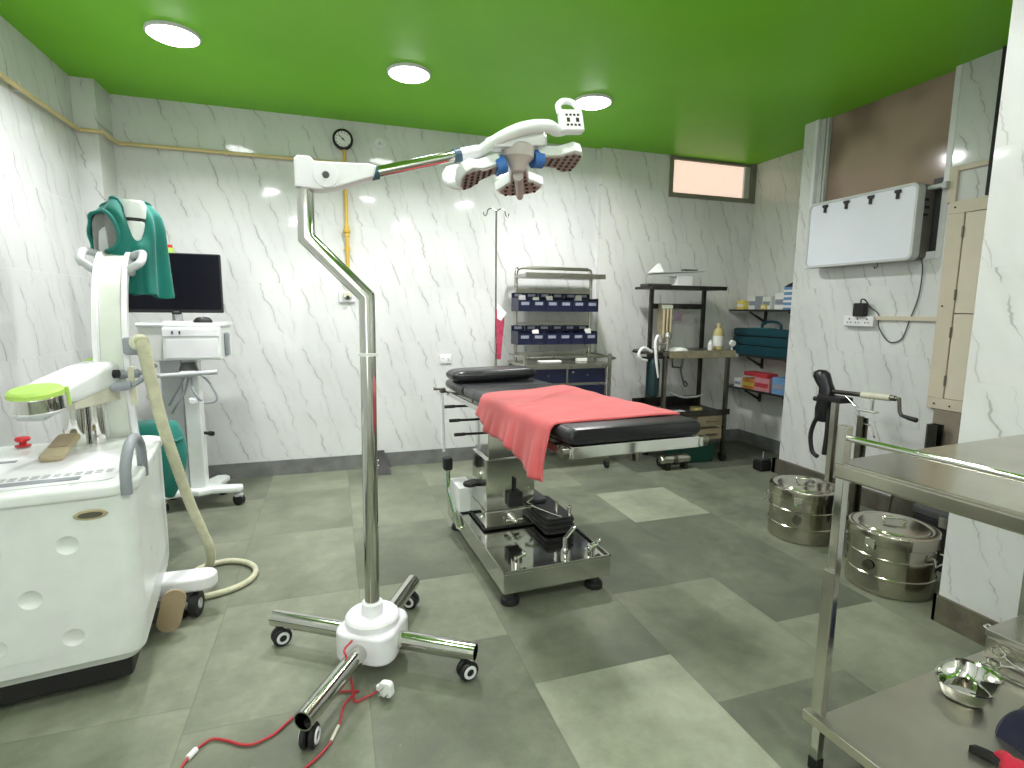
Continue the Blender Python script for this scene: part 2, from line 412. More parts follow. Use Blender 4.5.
# floor: staggered kota stone slabs, one mesh; shade per slab in a colour attribute, joints from its UVs
def build_floor():
    cols = [-2.479 + 0.641 * i for i in range(13)]
    known = {   # column start -> [(joint y, tone of the slab beyond it)]
        3: [(-2.0, .50), (-.3, .42), (1.1, .44), (2.0, .54), (2.86, .5), (3.75, .44), (4.6, .5)],
        4: [(-2.0, .5), (.2, .45), (1.3, .36), (2.223, .60), (2.853, .38), (3.7, .50), (4.4, .42)],
        5: [(-2.0, .5), (-.2, .45), (.95, .78), (1.872, .40), (2.75, .46), (3.55, .42), (4.45, .48)],
        6: [(-2.0, .5), (.1, .36), (1.558, .52), (2.40, .30), (3.3, .40), (4.1, .5)],
        7: [(-2.0, .5), (.5, .4), (1.25, .56), (1.93, .26), (3.23, .74), (3.86, .40), (4.5, .46)],
        8: [(-2.0, .5), (1.0, .5), (2.0, .46), (3.0, .42), (3.7, .5), (4.28, .04)], 9: [(-2.0, .5), (2.5, .42), (4.2, .02)], 10: [(-2.0, .4), (4.0, .03)],  # far slabs here carry the alcove's shade as a near-black tone
    }
    vs = []; fs = []; tones = []; uvs = []
    for i in range(12):
        x0, x1 = cols[i], cols[i + 1]
        if i in known: js = known[i]
        else:
            y = -2.0; js = []
            while y < 5.3: js.append((y, random.uniform(.36, .58))); y += random.uniform(.62, 1.0)
        for k, (y0, tn) in enumerate(js):
            y1 = js[k + 1][0] if k + 1 < len(js) else 5.3
            if y0 >= 5.3: continue
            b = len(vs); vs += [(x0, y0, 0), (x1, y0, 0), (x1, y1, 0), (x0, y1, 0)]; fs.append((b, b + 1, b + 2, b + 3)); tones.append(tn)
            uvs += [(0, 0), (x1 - x0, 0), (x1 - x0, y1 - y0), (0, y1 - y0)]
            # second uv: remaining distance
    me = bpy.data.meshes.new('floor'); me.from_pydata(vs, [], fs)
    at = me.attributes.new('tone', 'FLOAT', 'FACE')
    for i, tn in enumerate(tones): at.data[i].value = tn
    a1 = me.attributes.new('near', 'FLOAT_VECTOR', 'CORNER'); a2 = me.attributes.new('far', 'FLOAT_VECTOR', 'CORNER')
    for f in me.polygons:
        p = [vs[v] for v in f.vertices]; w = p[1][0] - p[0][0]; l = p[2][1] - p[1][1]
        for li, (u, v) in zip(f.loop_indices, ((0, 0), (w, 0), (w, l), (0, l))):
            a1.data[li].vector = (u, v, 0); a2.data[li].vector = (w - u, l - v, 0)
    o = bpy.data.objects.new('floor', me); COL.objects.link(o); o['kind'] = 'structure'
    t = NT('kota_stone_floor'); P = t.pos()
    def attr(n): x = t.n('ShaderNodeAttribute', attribute_name=n); return x
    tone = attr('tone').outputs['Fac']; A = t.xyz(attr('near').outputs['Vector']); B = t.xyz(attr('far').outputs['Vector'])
    e = t.math('MINIMUM', t.math('MINIMUM', A[0], A[1]), t.math('MINIMUM', B[0], B[1]))
    seedv = t.n('ShaderNodeVectorMath', operation='ADD'); t.link(P, seedv.inputs[0]); t.link(t.comb(0.0, 0.0, t.math('MULTIPLY', tone, 37.0)), seedv.inputs[1])
    n1 = t.noise(seedv.outputs[0], 2.2, 6.0, 0.62); n2 = t.noise(P, 14.0, 6.0, 0.7); n3 = t.noise(P, 0.9, 3.0)
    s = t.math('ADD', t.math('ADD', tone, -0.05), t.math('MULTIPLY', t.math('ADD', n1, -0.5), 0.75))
    s = t.math('ADD', s, t.math('MULTIPLY', t.math('ADD', n2, -0.5), 0.45))
    s = t.math('ADD', s, t.math('MULTIPLY', t.math('ADD', n3, -0.5), 0.25))
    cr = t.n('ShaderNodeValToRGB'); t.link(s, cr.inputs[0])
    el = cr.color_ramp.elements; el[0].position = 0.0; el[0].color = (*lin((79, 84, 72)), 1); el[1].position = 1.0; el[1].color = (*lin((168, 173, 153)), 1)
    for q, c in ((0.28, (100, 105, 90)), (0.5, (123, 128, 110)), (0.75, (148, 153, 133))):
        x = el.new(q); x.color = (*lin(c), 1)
    j = t.smooth(e, 0.001, 0.005, 1.0, 0.0)
    speck = t.smooth(t.noise(P, 38.0, 2.0), 0.72, 0.78, 0.0, 0.35)
    col = t.mix(t.math('MULTIPLY', j, 0.38), t.mix(speck, cr.outputs[0], lin((150, 154, 136))), lin((92, 94, 82)))
    t.set(Base_Color=col, Roughness=t.smooth(n2, 0.3, 0.7, 0.42, 0.62)); t.b.inputs['Specular IOR Level'].default_value = 0.35
    t.bump(t.math('SUBTRACT', t.math('MULTIPLY', n2, 0.25), j), 0.12, 0.004)
    me.materials.append(t.m)
build_floor()
struct('ceiling', MB().bx(-1.95, 5.3, YF - .1, 5.4, HC, HC + .1), M['ceiling'])
struct('wall_left', MB().bx(-1.86, -1.71, YF, 5.3, 0, HC), mY)
struct('wall_back', MB().bx(-1.71, 2.612, 5.15, 5.3, 0, HC), mX)
struct('trim_1', MB().bx(-1.71, -1.565, 4.86, 5.15, 0, HC), marble('marble_tile_column', 0, 1, 0.09))
# back wall right of the shallow pier, with the high window opening
struct('wall_back_right', MB().bx(2.612, 4.49, 5.09, 5.3, 0, 2.69).bx(2.612, 3.39, 5.09, 5.3, 2.69, HC), marble('marble_tile_pier', 0, 1, 0.17, (224, 225, 222)))
struct('wall_right_alcove', MB().bx(4.49, 4.64, 3.9, 5.3, 0, HC), marble('marble_tile_alcove', 1, -1, 0.1, (224, 225, 221)))
# projecting block with the big window
bm_ = MB().bx(3.94, 4.49, 3.79, 3.906, 0, HC).bx(3.94, 4.09, 2.66, 3.79, 0, 1.875).bx(3.94, 4.09, 1.706, 2.66, 0, HC).bx(4.09, 4.49, 2.5, 3.79, 0, 1.875)
struct('wall_right', bm_, mYr)
struct('wall_right_near', MB().bx(2.78, 4.2, YF, 1.706, 0, HC), marble('marble_tile_near', 1, -1, 0.0))
struct('wall_front', MB().bx(-1.86, 2.78, YF - .15, YF, 0, HC), pm('pale_wall_paint', (222, 224, 220), 0.5))
HB = 0.136
struct('baseboard_left', MB().bx(-1.71, -1.695, YF, 4.86, 0, HB).bx(-1.71, -1.55, 4.845, 4.86, 0, HB).bx(-1.565, -1.55, 4.845, 5.15, 0, HB), M['baseboard'])
struct('baseboard_back', MB().bx(-1.55, 2.597, 5.135, 5.15, 0, HB), M['baseboard'])
struct('baseboard_back_right', MB().bx(2.597, 4.475, 5.075, 5.09, 0, HB).bx(2.597, 2.612, 5.09, 5.15, 0, HB), M['baseboard'])
struct('baseboard_alcove', MB().bx(4.475, 4.49, 3.906, 5.09, 0, HB), M['baseboard'])
struct('baseboard_right', MB().bx(3.90, 3.94, 1.706, 3.945, 0, HB).bx(3.90, 4.475, 3.906, 3.945, 0, HB), pm('brown_grey_skirting', (92, 88, 78), 0.5, var=0.2))
struct('baseboard_right_near', MB().bx(2.765, 2.78, YF, 1.72, 0, HB).bx(2.765, 3.9, 1.706, 1.72, 0, HB), pm('weathered_skirting', (104, 100, 84), 0.55, var=0.3, scale=12))
# dark strip on the right wall beside the near pillar's far edge
struct('trim_2', MB().bx(3.915, 3.94, 2.30, 2.425, 2.24, HC), M['dark'])

# high window in the back wall
w = MB()
w.bx(3.39, 4.49, 5.07, 5.15, 2.69, 2.735).bx(3.39, 3.43, 5.07, 5.15, 2.735, HC).bx(4.43, 4.49, 5.07, 5.15, 2.735, HC).bx(3.43, 4.43, 5.09, 5.13, 3.075, HC)
win1 = struct('window_1', w, M['greyframe'])
obj('pane', MB().bx(3.43, 4.43, 5.125, 5.135, 2.735, 3.075), M['pane_peach'], win1)
obj('inner_frame', MB().bx(4.36, 4.43, 5.10, 5.125, 2.735, 3.075), M['alu'], win1)
# big brown window in the right wall
w = MB()
w.bx(3.935, 4.06, 3.76, 3.79, 1.875, HC).bx(3.935, 4.06, 2.66, 2.70, 1.875, HC, 0.004).bx(3.935, 4.06, 2.70, 3.76, 1.875, 1.925)
win2 = struct('window_2', w, M['white'])
obj('pane', MB().bx(4.0, 4.008, 2.70, 3.76, 1.925, HC), M['pane_brown'], win2)
obj('window_frame', MB().bx(3.965, 4.0, 3.715, 3.76, 1.925, HC, 0.004).bx(3.965, 4.0, 3.685, 3.703, 1.925, HC, 0.003), M['alu'], win2)
obj('lower_panel', MB().bx(3.975, 3.998, 2.70, 2.79, 1.925, 2.42), M['darkgrey'], win2)
# ================================================================== lights in the ceiling, and added fill lamps
def downlight(x, y, label):
    t = thing('ceiling_light', label, 'light', (x, y, HC - 0.02), 0, 'round ceiling downlights')
    obj('trim_ring', MB().lathe([(0.146, 0.02), (0.146, 0.006), (0.136, 0.0), (0.134, 0.006)], (x, y, HC - 0.02), 40), M['white'], t)
    obj('diffuser', MB().lathe([(0.0, -0.03), (0.06, -0.026), (0.105, -0.013), (0.135, 0.004), (0.135, 0.012)], (x, y, HC - 0.02), 40), M['lamp'], t)
downlight(-0.842, 3.92, 'round glowing white downlight in green ceiling, leftmost of the three')
downlight(0.554, 3.99, 'round glowing white downlight in green ceiling, middle of the three')
downlight(1.97, 4.03, 'round glowing white downlight in green ceiling behind the surgical lamp head')
def area(name, loc, size, power, rot=(0, 0, 0), shape='DISK', size_y=None, col=(1, .965, .995), spread=None):
    l = bpy.data.lights.new(name, 'AREA'); l.shape = shape; l.size = size; l.energy = power; l.color = col
    if size_y: l.size_y = size_y
    if spread: l.spread = math.radians(spread)
    o = bpy.data.objects.new(name, l); o.location = loc; o.rotation_euler = rot; COL.objects.link(o); return o
for i, (x, y) in enumerate(((-0.842, 3.92), (0.554, 3.99), (1.97, 4.03))):
    area('downlight_lamp', (x, y, HC - 0.06), 0.2, (28, 28, 38)[i], spread=(140, 140, 165)[i])
for i, (x, y, p_) in enumerate(((-0.75, 1.9, 16), (0.55, 1.9, 14), (1.97, 1.9, 16), (-0.6, -0.6, 30), (1.3, -0.5, 42))):
    area('ceiling_fill', (x, y, HC - 0.03), 0.22, p_)  # added out-of-view fill at ceiling height, without fixtures
area('tube_or_fill_lamp', (0.4, YF + 0.06, 2.35), 1.25, 24, (math.radians(-90), 0, 0), 'RECTANGLE', 0.05)
area('tube_or_fill_lamp', (0.4, YF + 0.06, 2.20), 1.25, 24, (math.radians(-90), 0, 0), 'RECTANGLE', 0.05)
area('tube_or_fill_lamp', (-1.0, YF + 0.06, 1.5), 0.9, 16, (math.radians(-90), 0, 0), 'RECTANGLE', 1.6)  # added broad fill panel behind the camera, not a tube light
wd = bpy.data.worlds.new('world'); SC.world = wd; wd.use_nodes = True
wd.node_tree.nodes['Background'].inputs[0].default_value = (1, 1, 1, 1); wd.node_tree.nodes['Background'].inputs[1].default_value = 0.3

# ================================================================== wall fittings
# medical gas pipe
def offs(pts): return pts
zp = 2.742
t = thing('gas_pipe', 'thin yellow gas pipe running along the tiled left and back walls', 'pipe', (-1.675, 2.6, zp))
run = [(-1.675, 0.6, zp), (-1.675, 4.83, zp), (-1.53, 4.83, zp), (-1.53, 5.115, zp), (0.145, 5.115, zp)]
obj('long_run', MB().tube(run, 0.015, 12), M['cream_paint'], t)
obj('riser', MB().tube([(0.145, 5.115, 2.86), (0.145, 5.115, 1.665)], 0.015, 12), M['yellow'], t)
obj('valve', MB().lathe([(0.015, -0.05), (0.022, -0.045), (0.022, -0.012), (0.03, -0.01), (0.03, 0.01), (0.022, 0.012), (0.022, 0.045), (0.015, 0.05)], (0.145, 5.115, 2.17), 16), M['yellow'], t)
for (cx, cy2, ax) in ((-1.69, 4.05, 'y'), (-0.78, 5.13, 'x'), (-0.19, 5.13, 'x')):
    obj('clamp', MB().box((cx, cy2, zp + .004), (0.03, 0.045, 0.05) if ax == 'x' else (0.045, 0.03, 0.05), 0.006), M['ivory'], t)
obj('clamp', MB().box((0.145, 5.13, 2.02), (0.05, 0.045, 0.03), 0.006), M['yellow'], t)
# pressure gauge above the riser
t = thing('pressure_gauge', 'small round black-rimmed gauge on the wall above the yellow pipe', 'gauge', (0.135, 5.11, 2.86))
G = frame((0.135, 5.145, 2.937), (1, 0, 0), (0, 0, 1))
obj('case', MB().lathe([(0.0, 0), (0.082, 0), (0.085, 0.012), (0.085, 0.045), (0.072, 0.055), (0.066, 0.05), (0.066, 0.035)], (0, 0, 0), 36, G), M['black'], t)
obj('dial', MB().lathe([(0.0, 0.044), (0.067, 0.044), (0.067, 0.04)], (0, 0, 0), 36, G), M['paper'], t)
mk = MB()
for k in range(11):
    a = math.radians(-45 + 27 * k); mk.box((0, 0.056, 0.0448), (0.004, 0.012, 0.001), M=G @ Matrix.Rotation(a, 4, 'Z'))
obj('scale_marks', mk, M['black'], t)
obj('needle', MB().box((0, 0.012, 0.0465), (0.006, 0.07, 0.002), M=G @ Matrix.Rotation(math.radians(48), 4, 'Z')).lathe([(0.0, 0.049), (0.008, 0.049), (0.008, 0.045)], (0, 0, 0), 12, G), M['black'], t)
# round cap
G = frame((0.449, 5.15, 2.94), (1, 0, 0), (0, 0, 1))
t = thing('wall_fitting', 'small round white fitting on the back wall right of the gauge', 'cap', (0.449, 5.15, 2.90))
obj('cap_body', MB().lathe([(0.0, 0.018), (0.018, 0.018), (0.02, 0.012), (0.03, 0.012), (0.034, 0.02), (0.044, 0.018), (0.05, 0.0)], (0, 0, 0), 28, G), M['white'], t)
obj('center_boss', MB().lathe([(0.0, 0.028), (0.012, 0.026), (0.014, 0.018)], (0, 0, 0), 20, G), M['lightgrey'], t)
# gas outlet
t = thing('gas_outlet', 'small white wall outlet at the lower end of the yellow pipe', 'outlet', (0.135, 5.15, 1.555))
obj('back_plate', MB().box((0.13, 5.14, 1.60), (0.14, 0.02, 0.10), 0.006), M['white'], t)
obj('outlet_body', MB().box((0.135, 5.112, 1.615), (0.075, 0.05, 0.05), 0.008), M['ivory'], t)
obj('probe_socket', MB().cyl((0.135, 5.10, 1.60), (0.135, 5.075, 1.59), 0.016, 16), M['darkgrey'], t)
# twin switch plate
def plate(name, label, x, z, w=0.115, h=0.085):
    t = thing(name, label, 'switch', (x, 5.15, z - h / 2))
    obj('plate', MB().box((x, 5.143, z), (w, 0.014, h), 0.004), M['white'], t)
    for dx in (-0.027, 0.027):
        obj('module', MB().box((x + dx, 5.135, z), (0.042, 0.008, 0.05), 0.002), M['paper'], t)
    for dx in (-0.03, -0.018): obj('pin_hole', MB().box((x + dx, 5.1305, z + .005), (0.005, 0.002, 0.008)), M['dark'], t)
    obj('rocker', MB().box((x + 0.027, 5.129, z), (0.018, 0.008, 0.026), 0.003), M['lightgrey'], t)
plate('switch_plate', 'white switch and socket plate on the back wall behind the pillow', 1.02, 1.022)

# small black pouch at the skirting
t = thing('pouch', 'small black pouch with white marks standing against the skirting behind the lamp pole', 'pouch', (0.39, 4.95, 0))
obj('pouch_body', MB().loft([[(0.29, 5.0, 0), (0.46, 4.99, 0), (0.46, 4.87, 0), (0.29, 4.88, 0)], [(0.30, 5.03, .07), (0.44, 5.03, .07), (0.44, 4.93, .07), (0.30, 4.93, .07)], [(0.31, 5.12, .17), (0.42, 5.12, .17), (0.42, 5.09, .17), (0.31, 5.09, .17)]]), M['black'], t)
mk = MB()
for k in range(5): mk.box((0.335 + 0.01 * (k % 2), 4.955 + 0.012 * k - .045, 0.062 + 0.02 * k), (0.022, 0.004, 0.012))
obj('printed_marks', mk, M['paper'], t)

# ---- right wall fittings
X0 = 3.94
M['worn_housing'] = pm('viewer_housing_grey', (104, 102, 94), 0.5)
t = thing('film_viewer', 'white framed film viewing light box with four black clips on the right wall', 'light box', (3.84, 3.25, 1.86))
y0, y1, z0, z1 = 2.755, 3.655, 1.865, 2.385
F = frame((3.80, (y0 + y1) / 2, (z0 + z1) / 2), (0, -1, 0), (0, 0, 1))     # x to the right as seen, z towards the room
def vb(dz0, dz1): return dz0, dz1
wv, hv = (y1 - y0), (z1 - z0)
obj('housing', MB().prism(rrect(wv - .01, hv - .01, 0.035), -0.16, -0.012, M=F), M['worn_housing'], t)
fr = MB()
o1 = rrect(wv, hv, 0.045, 6); o2 = rrect(wv - 0.036, hv - 0.036, 0.034, 6)
n = len(o1)
fr.loft([[(p[0], p[1], -0.06) for p in o1], [(p[0], p[1], 0.0) for p in o1], [(p[0] * .995, p[1] * .995, 0.006) for p in o1], [(p[0], p[1], 0.006) for p in o2], [(p[0], p[1], -0.02) for p in o2]], cap=False, M=F)
obj('front_frame', fr, M['alu'], t)
obj('screen', MB().prism(rrect(wv - 0.034, hv - 0.034, 0.034), -0.03, -0.002, M=F), M['viewer'], t)
for fx in (-0.29, -0.10, 0.10, 0.305):
    c = MB(); c.prism([(-.022, .016), (-.022, -.002), (-.009, -.008), (-.009, -.045), (.009, -.045), (.009, -.008), (.022, -.002), (.022, .016)], 0.0, 0.012, M=F @ Matrix.Translation((fx, hv / 2 - 0.045, 0)))
    obj('film_clip', c, M['black'], t)
for k, zz in enumerate((2.27, 2.22, 2.17)):
    obj('side_switch', MB().box((3.88 + .01 * (k % 2), y0 - 0.001, zz), (0.035, 0.01, 0.016), 0.003), M['black'], t)
obj('hook', MB().tube(smooth_path([(3.82, 3.02, 1.87), (3.82, 3.02, 1.84), (3.80, 3.02, 1.825), (3.785, 3.02, 1.84)], 5), 0.004, 8), M['worn'], t)
obj('mounting_arm', MB().bx(3.88, 3.93, 2.66, 2.765, 2.335, 2.362, 0.006).bx(3.88, 3.935, 2.64, 2.67, 2.325, 2.37, 0.004), M['lightgrey'], t)
# double socket with adapter
t = thing('extension_socket', 'white surface mounted socket box on the right wall below the film viewer', 'socket', (3.92, 3.2, 1.395))
obj('socket_box', MB().bx(3.895, 3.94, 3.07, 3.325, 1.395, 1.475, 0.008), M['white'], t)
for yy in (3.27, 3.20, 3.12):
    obj('pin_holes', MB().box((3.894, yy, 1.452), (0.004, 0.008, 0.012)).box((3.894, yy + .014, 1.425), (0.004, 0.006, 0.010)).box((3.894, yy - .014, 1.425), (0.004, 0.006, 0.010)), M['dark'], t)
t = thing('power_adapter', 'black square power adapter plugged in above the white socket box', 'adapter', (3.9, 3.19, 1.472))
obj('adapter_body', MB().bx(3.865, 3.915, 3.135, 3.225, 1.472, 1.575, 0.006), M['black'], t)
obj('strain_relief', MB().tube(smooth_path([(3.89, 3.18, 1.572), (3.88, 3.17, 1.60), (3.88, 3.145, 1.602), (3.89, 3.125, 1.575), (3.89, 3.10, 1.54)], 6), 0.005, 8), M['black'], t)
cab = smooth_path([(3.89, 3.10, 1.54), (3.92, 3.05, 1.49), (3.92, 3.04, 1.40), (3.925, 2.98, 1.31), (3.93, 2.93, 1.285), (3.93, 2.86, 1.32), (3.93, 2.82, 1.45), (3.93, 2.775, 1.62), (3.925, 2.765, 1.80), (3.90, 2.77, 1.90)], 8)
obj('power_cable', MB().tube(cab, 0.004, 8), M['darkgrey'], bpy.data.objects['film_viewer'])
single('cable_trunking', MB().bx(3.915, 3.94, 2.60, 3.07, 1.447, 1.478, 0.003), M['beige_panel'], 'narrow beige cable trunking from socket box to the beige wall panel', 'trunking')
# beige service panel with two doors
t = thing('service_panel', 'tall beige service panel with two hinged doors on the right wall beside the pillar', 'panel', (3.93, 2.3, 0.85))
pf = MB().bx(3.90, 3.94, 2.40 - .35, 2.62, 0.855, 0.93, 0.004).bx(3.90, 3.94, 2.05, 2.62, 2.15, 2.23, 0.004).bx(3.90, 3.94, 2.52, 2.62, 0.93, 2.15, 0.003)
obj('panel_frame', pf, M['beige_panel'], t)
for (a, b) in ((0.932, 1.497), (1.503, 2.148)):
    d = obj('panel_door', MB().bx(3.905, 3.935, 2.06, 2.515, a, b, 0.004), pm('cream_door_paint', (214, 206, 186), 0.45, var=0.03, scale=4), t)
    for zz in (a + .12, b - .12): obj('hinge', MB().cyl((3.900, 2.518, zz - .035), (3.900, 2.518, zz + .035), 0.007, 10), M['worn'], d)
for (yy, zz) in ((2.58, 2.19), (2.59, 1.55), (2.57, .89), (2.47, .885)):
    obj('screw', MB().cyl((3.899, yy, zz), (3.896, yy, zz), 0.006, 10), M['dark'], t)
single('panel_moulding', MB().bx(3.918, 3.94, 2.60, 2.655, 2.23, 2.46, 0.004).bx(3.918, 3.94, 2.2, 2.60, 2.425, 2.46, 0.004), M['beige_panel'], 'narrow beige moulding on the tiles above the service panel', 'moulding')
single('wall_duct', MB().bx(3.905, 3.94, 2.40, 2.57, 0.14, 0.853, 0.003), pm('taupe_duct_paint', (140, 130, 116), 0.55), 'flat taupe duct cover on the wall below the beige service panel', 'duct')

# ================================================================== surgical lamp on wheeled stand
LX, LY = 0.118, 2.21
t = thing('surgical_lamp', 'tall mobile surgical lamp with cranked steel pole and petal head on a four-wheeled cross base', 'lamp', (LX, LY, 0))
hb = []
for k in range(48):
    a = 2 * PI * k / 48; hb.append((0.135 + 0.016 * math.cos(4 * (a - math.radians(60)) + PI)) and (LX + (0.138 + 0.014 * math.cos(4 * (a - math.radians(15)))) * math.cos(a), LY + (0.138 + 0.014 * math.cos(4 * (a - math.radians(15)))) * math.sin(a)))
h = obj('base_housing', MB().prism(hb, 0.065, 0.19, 0.016, 3), M['white'], t)
obj('housing_cap', MB().lathe([(0.112, 0.188), (0.112, 0.215), (0.104, 0.225), (0.045, 0.228), (0.043, 0.275), (0.036, 0.28)], (LX, LY, 0), 40), M['white'], t)
for (ex, ey, axv) in ((-0.266, 2.458, (.35, -.94)), (0.475, 1.985, (.25, -.97)), (-0.124, 1.811, (.95, -.3)), (0.325, 2.59, (-.5, -.86))):
    d = V(ex - 0.103, ey - 2.21, 0).normalized(); q = V(LX, LY, 0.122); e = V(ex, ey, 0.122) + d * 0.035
    lg = obj('leg', MB().tube([q + d * 0.1, e], 0.036, 20, hollow=0.12), M['polished'], t)
    cw = V(ex, ey, 0)
    n2 = V(-d.y, d.x, 0) if ex > 0 or ey > 2.3 else d
    ax = V(*axv, 0).normalized()
    fk = MB(); fk.cyl(cw + V(0, 0, .075), cw + V(0, 0, .10), 0.014, 12); fk.box((0, 0, 0.0), (0.05, 0.05, 0.022), 0.008, M=frame(cw + V(0, 0, .068), ax, (0, 0, 1)))
    ca = obj('castor', fk, M['black'], t)
    W = frame(cw + V(0, 0, .041), ax.cross(V(0, 0, 1)), (0, 0, 1))
    for s in (-1, 1):
        obj('wheel', MB().lathe([(0.0, 0.004), (0.034, 0.004), (0.041, 0.010), (0.041, 0.020), (0.034, 0.026), (0.0, 0.026)], (0, 0, 0), 28, W @ Matrix.Scale(s, 4, (0, 0, 1))), M['black'], ca)
        obj('hub_ring', MB().lathe([(0.016, 0.0255), (0.016, 0.030), (0.026, 0.030), (0.028, 0.0255)], (0, 0, 0), 24, W @ Matrix.Scale(s, 4, (0, 0, 1))), M['white'], ca)
obj('lower_pole', MB().tube([(LX, LY, .24), (0.128, LY, 1.315)], 0.0305, 24), M['polished'], t)
obj('pole_collar', MB().lathe([(0.030, -.006), (0.037, -.005), (0.037, .006), (0.030, .007)], (0.128, LY, 1.318), 28), M['white'], t)
obj('upper_pole', MB().tube([(0.128, LY, 1.32), (0.129, LY, 1.545), (-0.082, LY, 1.757), (-0.080, LY, 1.93)], 0.031, 24), M['polished'], t)
# elbow housing
poly = [(-0.114, 1.932), (-0.03, 1.926), (0.03, 1.938), (0.165, 1.988), (0.176, 2.03), (0.15, 2.036), (-0.045, 2.028), (-0.06, 2.044), (-0.10, 2.044), (-0.114, 2.03)]
K = frame((0, LY, 0), (1, 0, 0), (0, 0, 1))
e = obj('elbow_housing', MB().prism(poly, -0.042, 0.042, 0.010, 2, M=K), M['white'], t)
obj('pivot_boss', MB().lathe([(0.0, .046), (0.043, .046), (0.046, .040)], (-0.006, 1.980, 0), 32, K), M['white'], t)
obj('pivot_bolt', MB().lathe([(0.0, .054), (0.011, .053), (0.013, .045)], (-0.006, 1.980, 0), 16, K), M['darkgrey'], t)
A0, A1 = V(0.17, LY, 2.012), V(0.492, LY, 2.105); ad = (A1 - A0).normalized()
obj('arm', MB().cyl(A0, A1, 0.0205, 24), M['polished'], t)
for p in (A0, A1): obj('arm_ring', MB().cyl(p - ad * .014, p + ad * .014, 0.027, 24), M['blue_ring'], t)
obj('arm_sleeve', MB().tube([A1 + ad * .01, A1 + ad * .085, A1 + ad * 0.11], [0.025, 0.024, 0.018], 24), M['white'], t)
# flower head
M['taupe'] = pm('warm_grey_plastic', (186, 181, 174), 0.4, var=0.04)
hub = V(0.746, 2.21, 2.118)
arch = smooth_path([tuple(A1 + ad * .10), (0.66, 2.15, 2.175), (0.75, 2.13, 2.212), (0.85, 2.15, 2.235), (0.91, 2.19, 2.236), (0.95, 2.19, 2.245)], 8)
obj('head_arch', MB().tube(arch, [0.020 + 0.006 * math.sin(PI * i / (len(arch) - 1)) for i in range(len(arch))], 16), M['machine'], t)
body = [(-.115, -.06), (.10, -.06), (.135, 0.0), (.10, .055), (-.08, .06), (-.13, .02)]
B = frame(hub + V(-.005, 0.0, 0.055), (1, 0, .14), (0, 1, .1))
obj('head_cover', MB().prism(body, -0.02, 0.032, 0.014, 2, M=B), M['machine'], t)
obj('hub', MB().lathe([(0.0, -0.075), (0.026, -0.073), (0.034, -0.06), (0.044, -0.04), (0.066, -0.02), (0.07, 0.02), (0.05, 0.04)], tuple(hub + V(0, 0, .02)), 28), M['taupe'], t)
hd_ = V(.24, .62, -.25).normalized(); hn_ = V(-.05, -.32, -.95)
obj('center_handle', MB().tube([hub + V(0, 0, -.04) + hd_ * .02 + hn_ * .02, hub + hd_ * .12 + hn_ * .035, hub + hd_ * .235 + hn_ * .03], [.022, .019, .016], 18).sphere(hub + hd_ * .235 + hn_ * .03, .0155, n=8), M['taupe'], t)
def petal(d, nrm, r0, r1, w0, w1):
    d = Vector(d).normalized(); P = frame(hub + V(0, 0, .005), d, Vector(nrm).cross(d))
    L = r1 - r0
    out = [(r0, -w0), (r0 + L * .45, -w0 * 1.25), (r1 - L * .28, -w1), (r1 - .02, -w1 * .86), (r1, -w1 * .45), (r1, w1 * .45), (r1 - .02, w1 * .86), (r1 - L * .28, w1), (r0 + L * .45, w0 * 1.25), (r0, w0)]
    s = obj('petal', MB().prism(out, -0.012, 0.036, 0.010, 2, M=P), M['machine'], t)
    mid = (r0 + r1) / 2
    inn = [(mid + (p[0] - mid) * .82 + .008, p[1] * .84) for p in out]
    pn = obj('led_panel', MB().prism(inn, -0.018, -0.010, 0.0, M=P), M['tan_led'], s)
    leds = MB()
    for i in range(5):
        rr = r0 + L * (.30 + .145 * i)
        for j in (-2, -1, 0, 1, 2):
            ww = (w0 + (w1 - w0) * min(1, (rr - r0) / (L * .72))) * .72
            if abs(j) == 2 and i < 2: continue
            leds.lathe([(0.0, -.0205), (0.0075, -.0205), (0.0075, -.016)], (rr, ww * j / 2.4, 0), 10, P)
    obj('led_array', leds, M['ledhole'], s)
M['tan_led'] = pm('led_panel_grey', (150, 142, 134), 0.5, var=0.05)
M['ledhole'] = pm('led_lens_dark', (60, 44, 48), 0.25)
petal((-1, -.02, -.46), (-.40, .34, .9), 0.085, 0.275, 0.032, 0.078)
petal((0.24, .62, -.25), (0, .36, .9), 0.06, 0.26, 0.036, 0.108)
petal((1, .10, .07), (-.05, .38, .9), 0.085, 0.29, 0.034, 0.075)
for (q, dd) in ((-1, V(-1, -.02, -.46)), (1, V(1, .1, .07))):
    dd = dd.normalized(); c = hub + dd * .088
    obj('petal_joint', MB().cyl(c - dd * .022, c + dd * .022, 0.037, 20), M['blue_bright'], t)
# round rear cap behind the left petal
G = frame(hub + V(-.235, .08, -.075), (1, 0, .3), (0, .55, .85))
obj('rear_disc', MB().lathe([(0.0, .010), (0.058, .010), (0.064, .004), (0.064, -.010)], (0, 0, 0), 32, G), M['machine'], t)
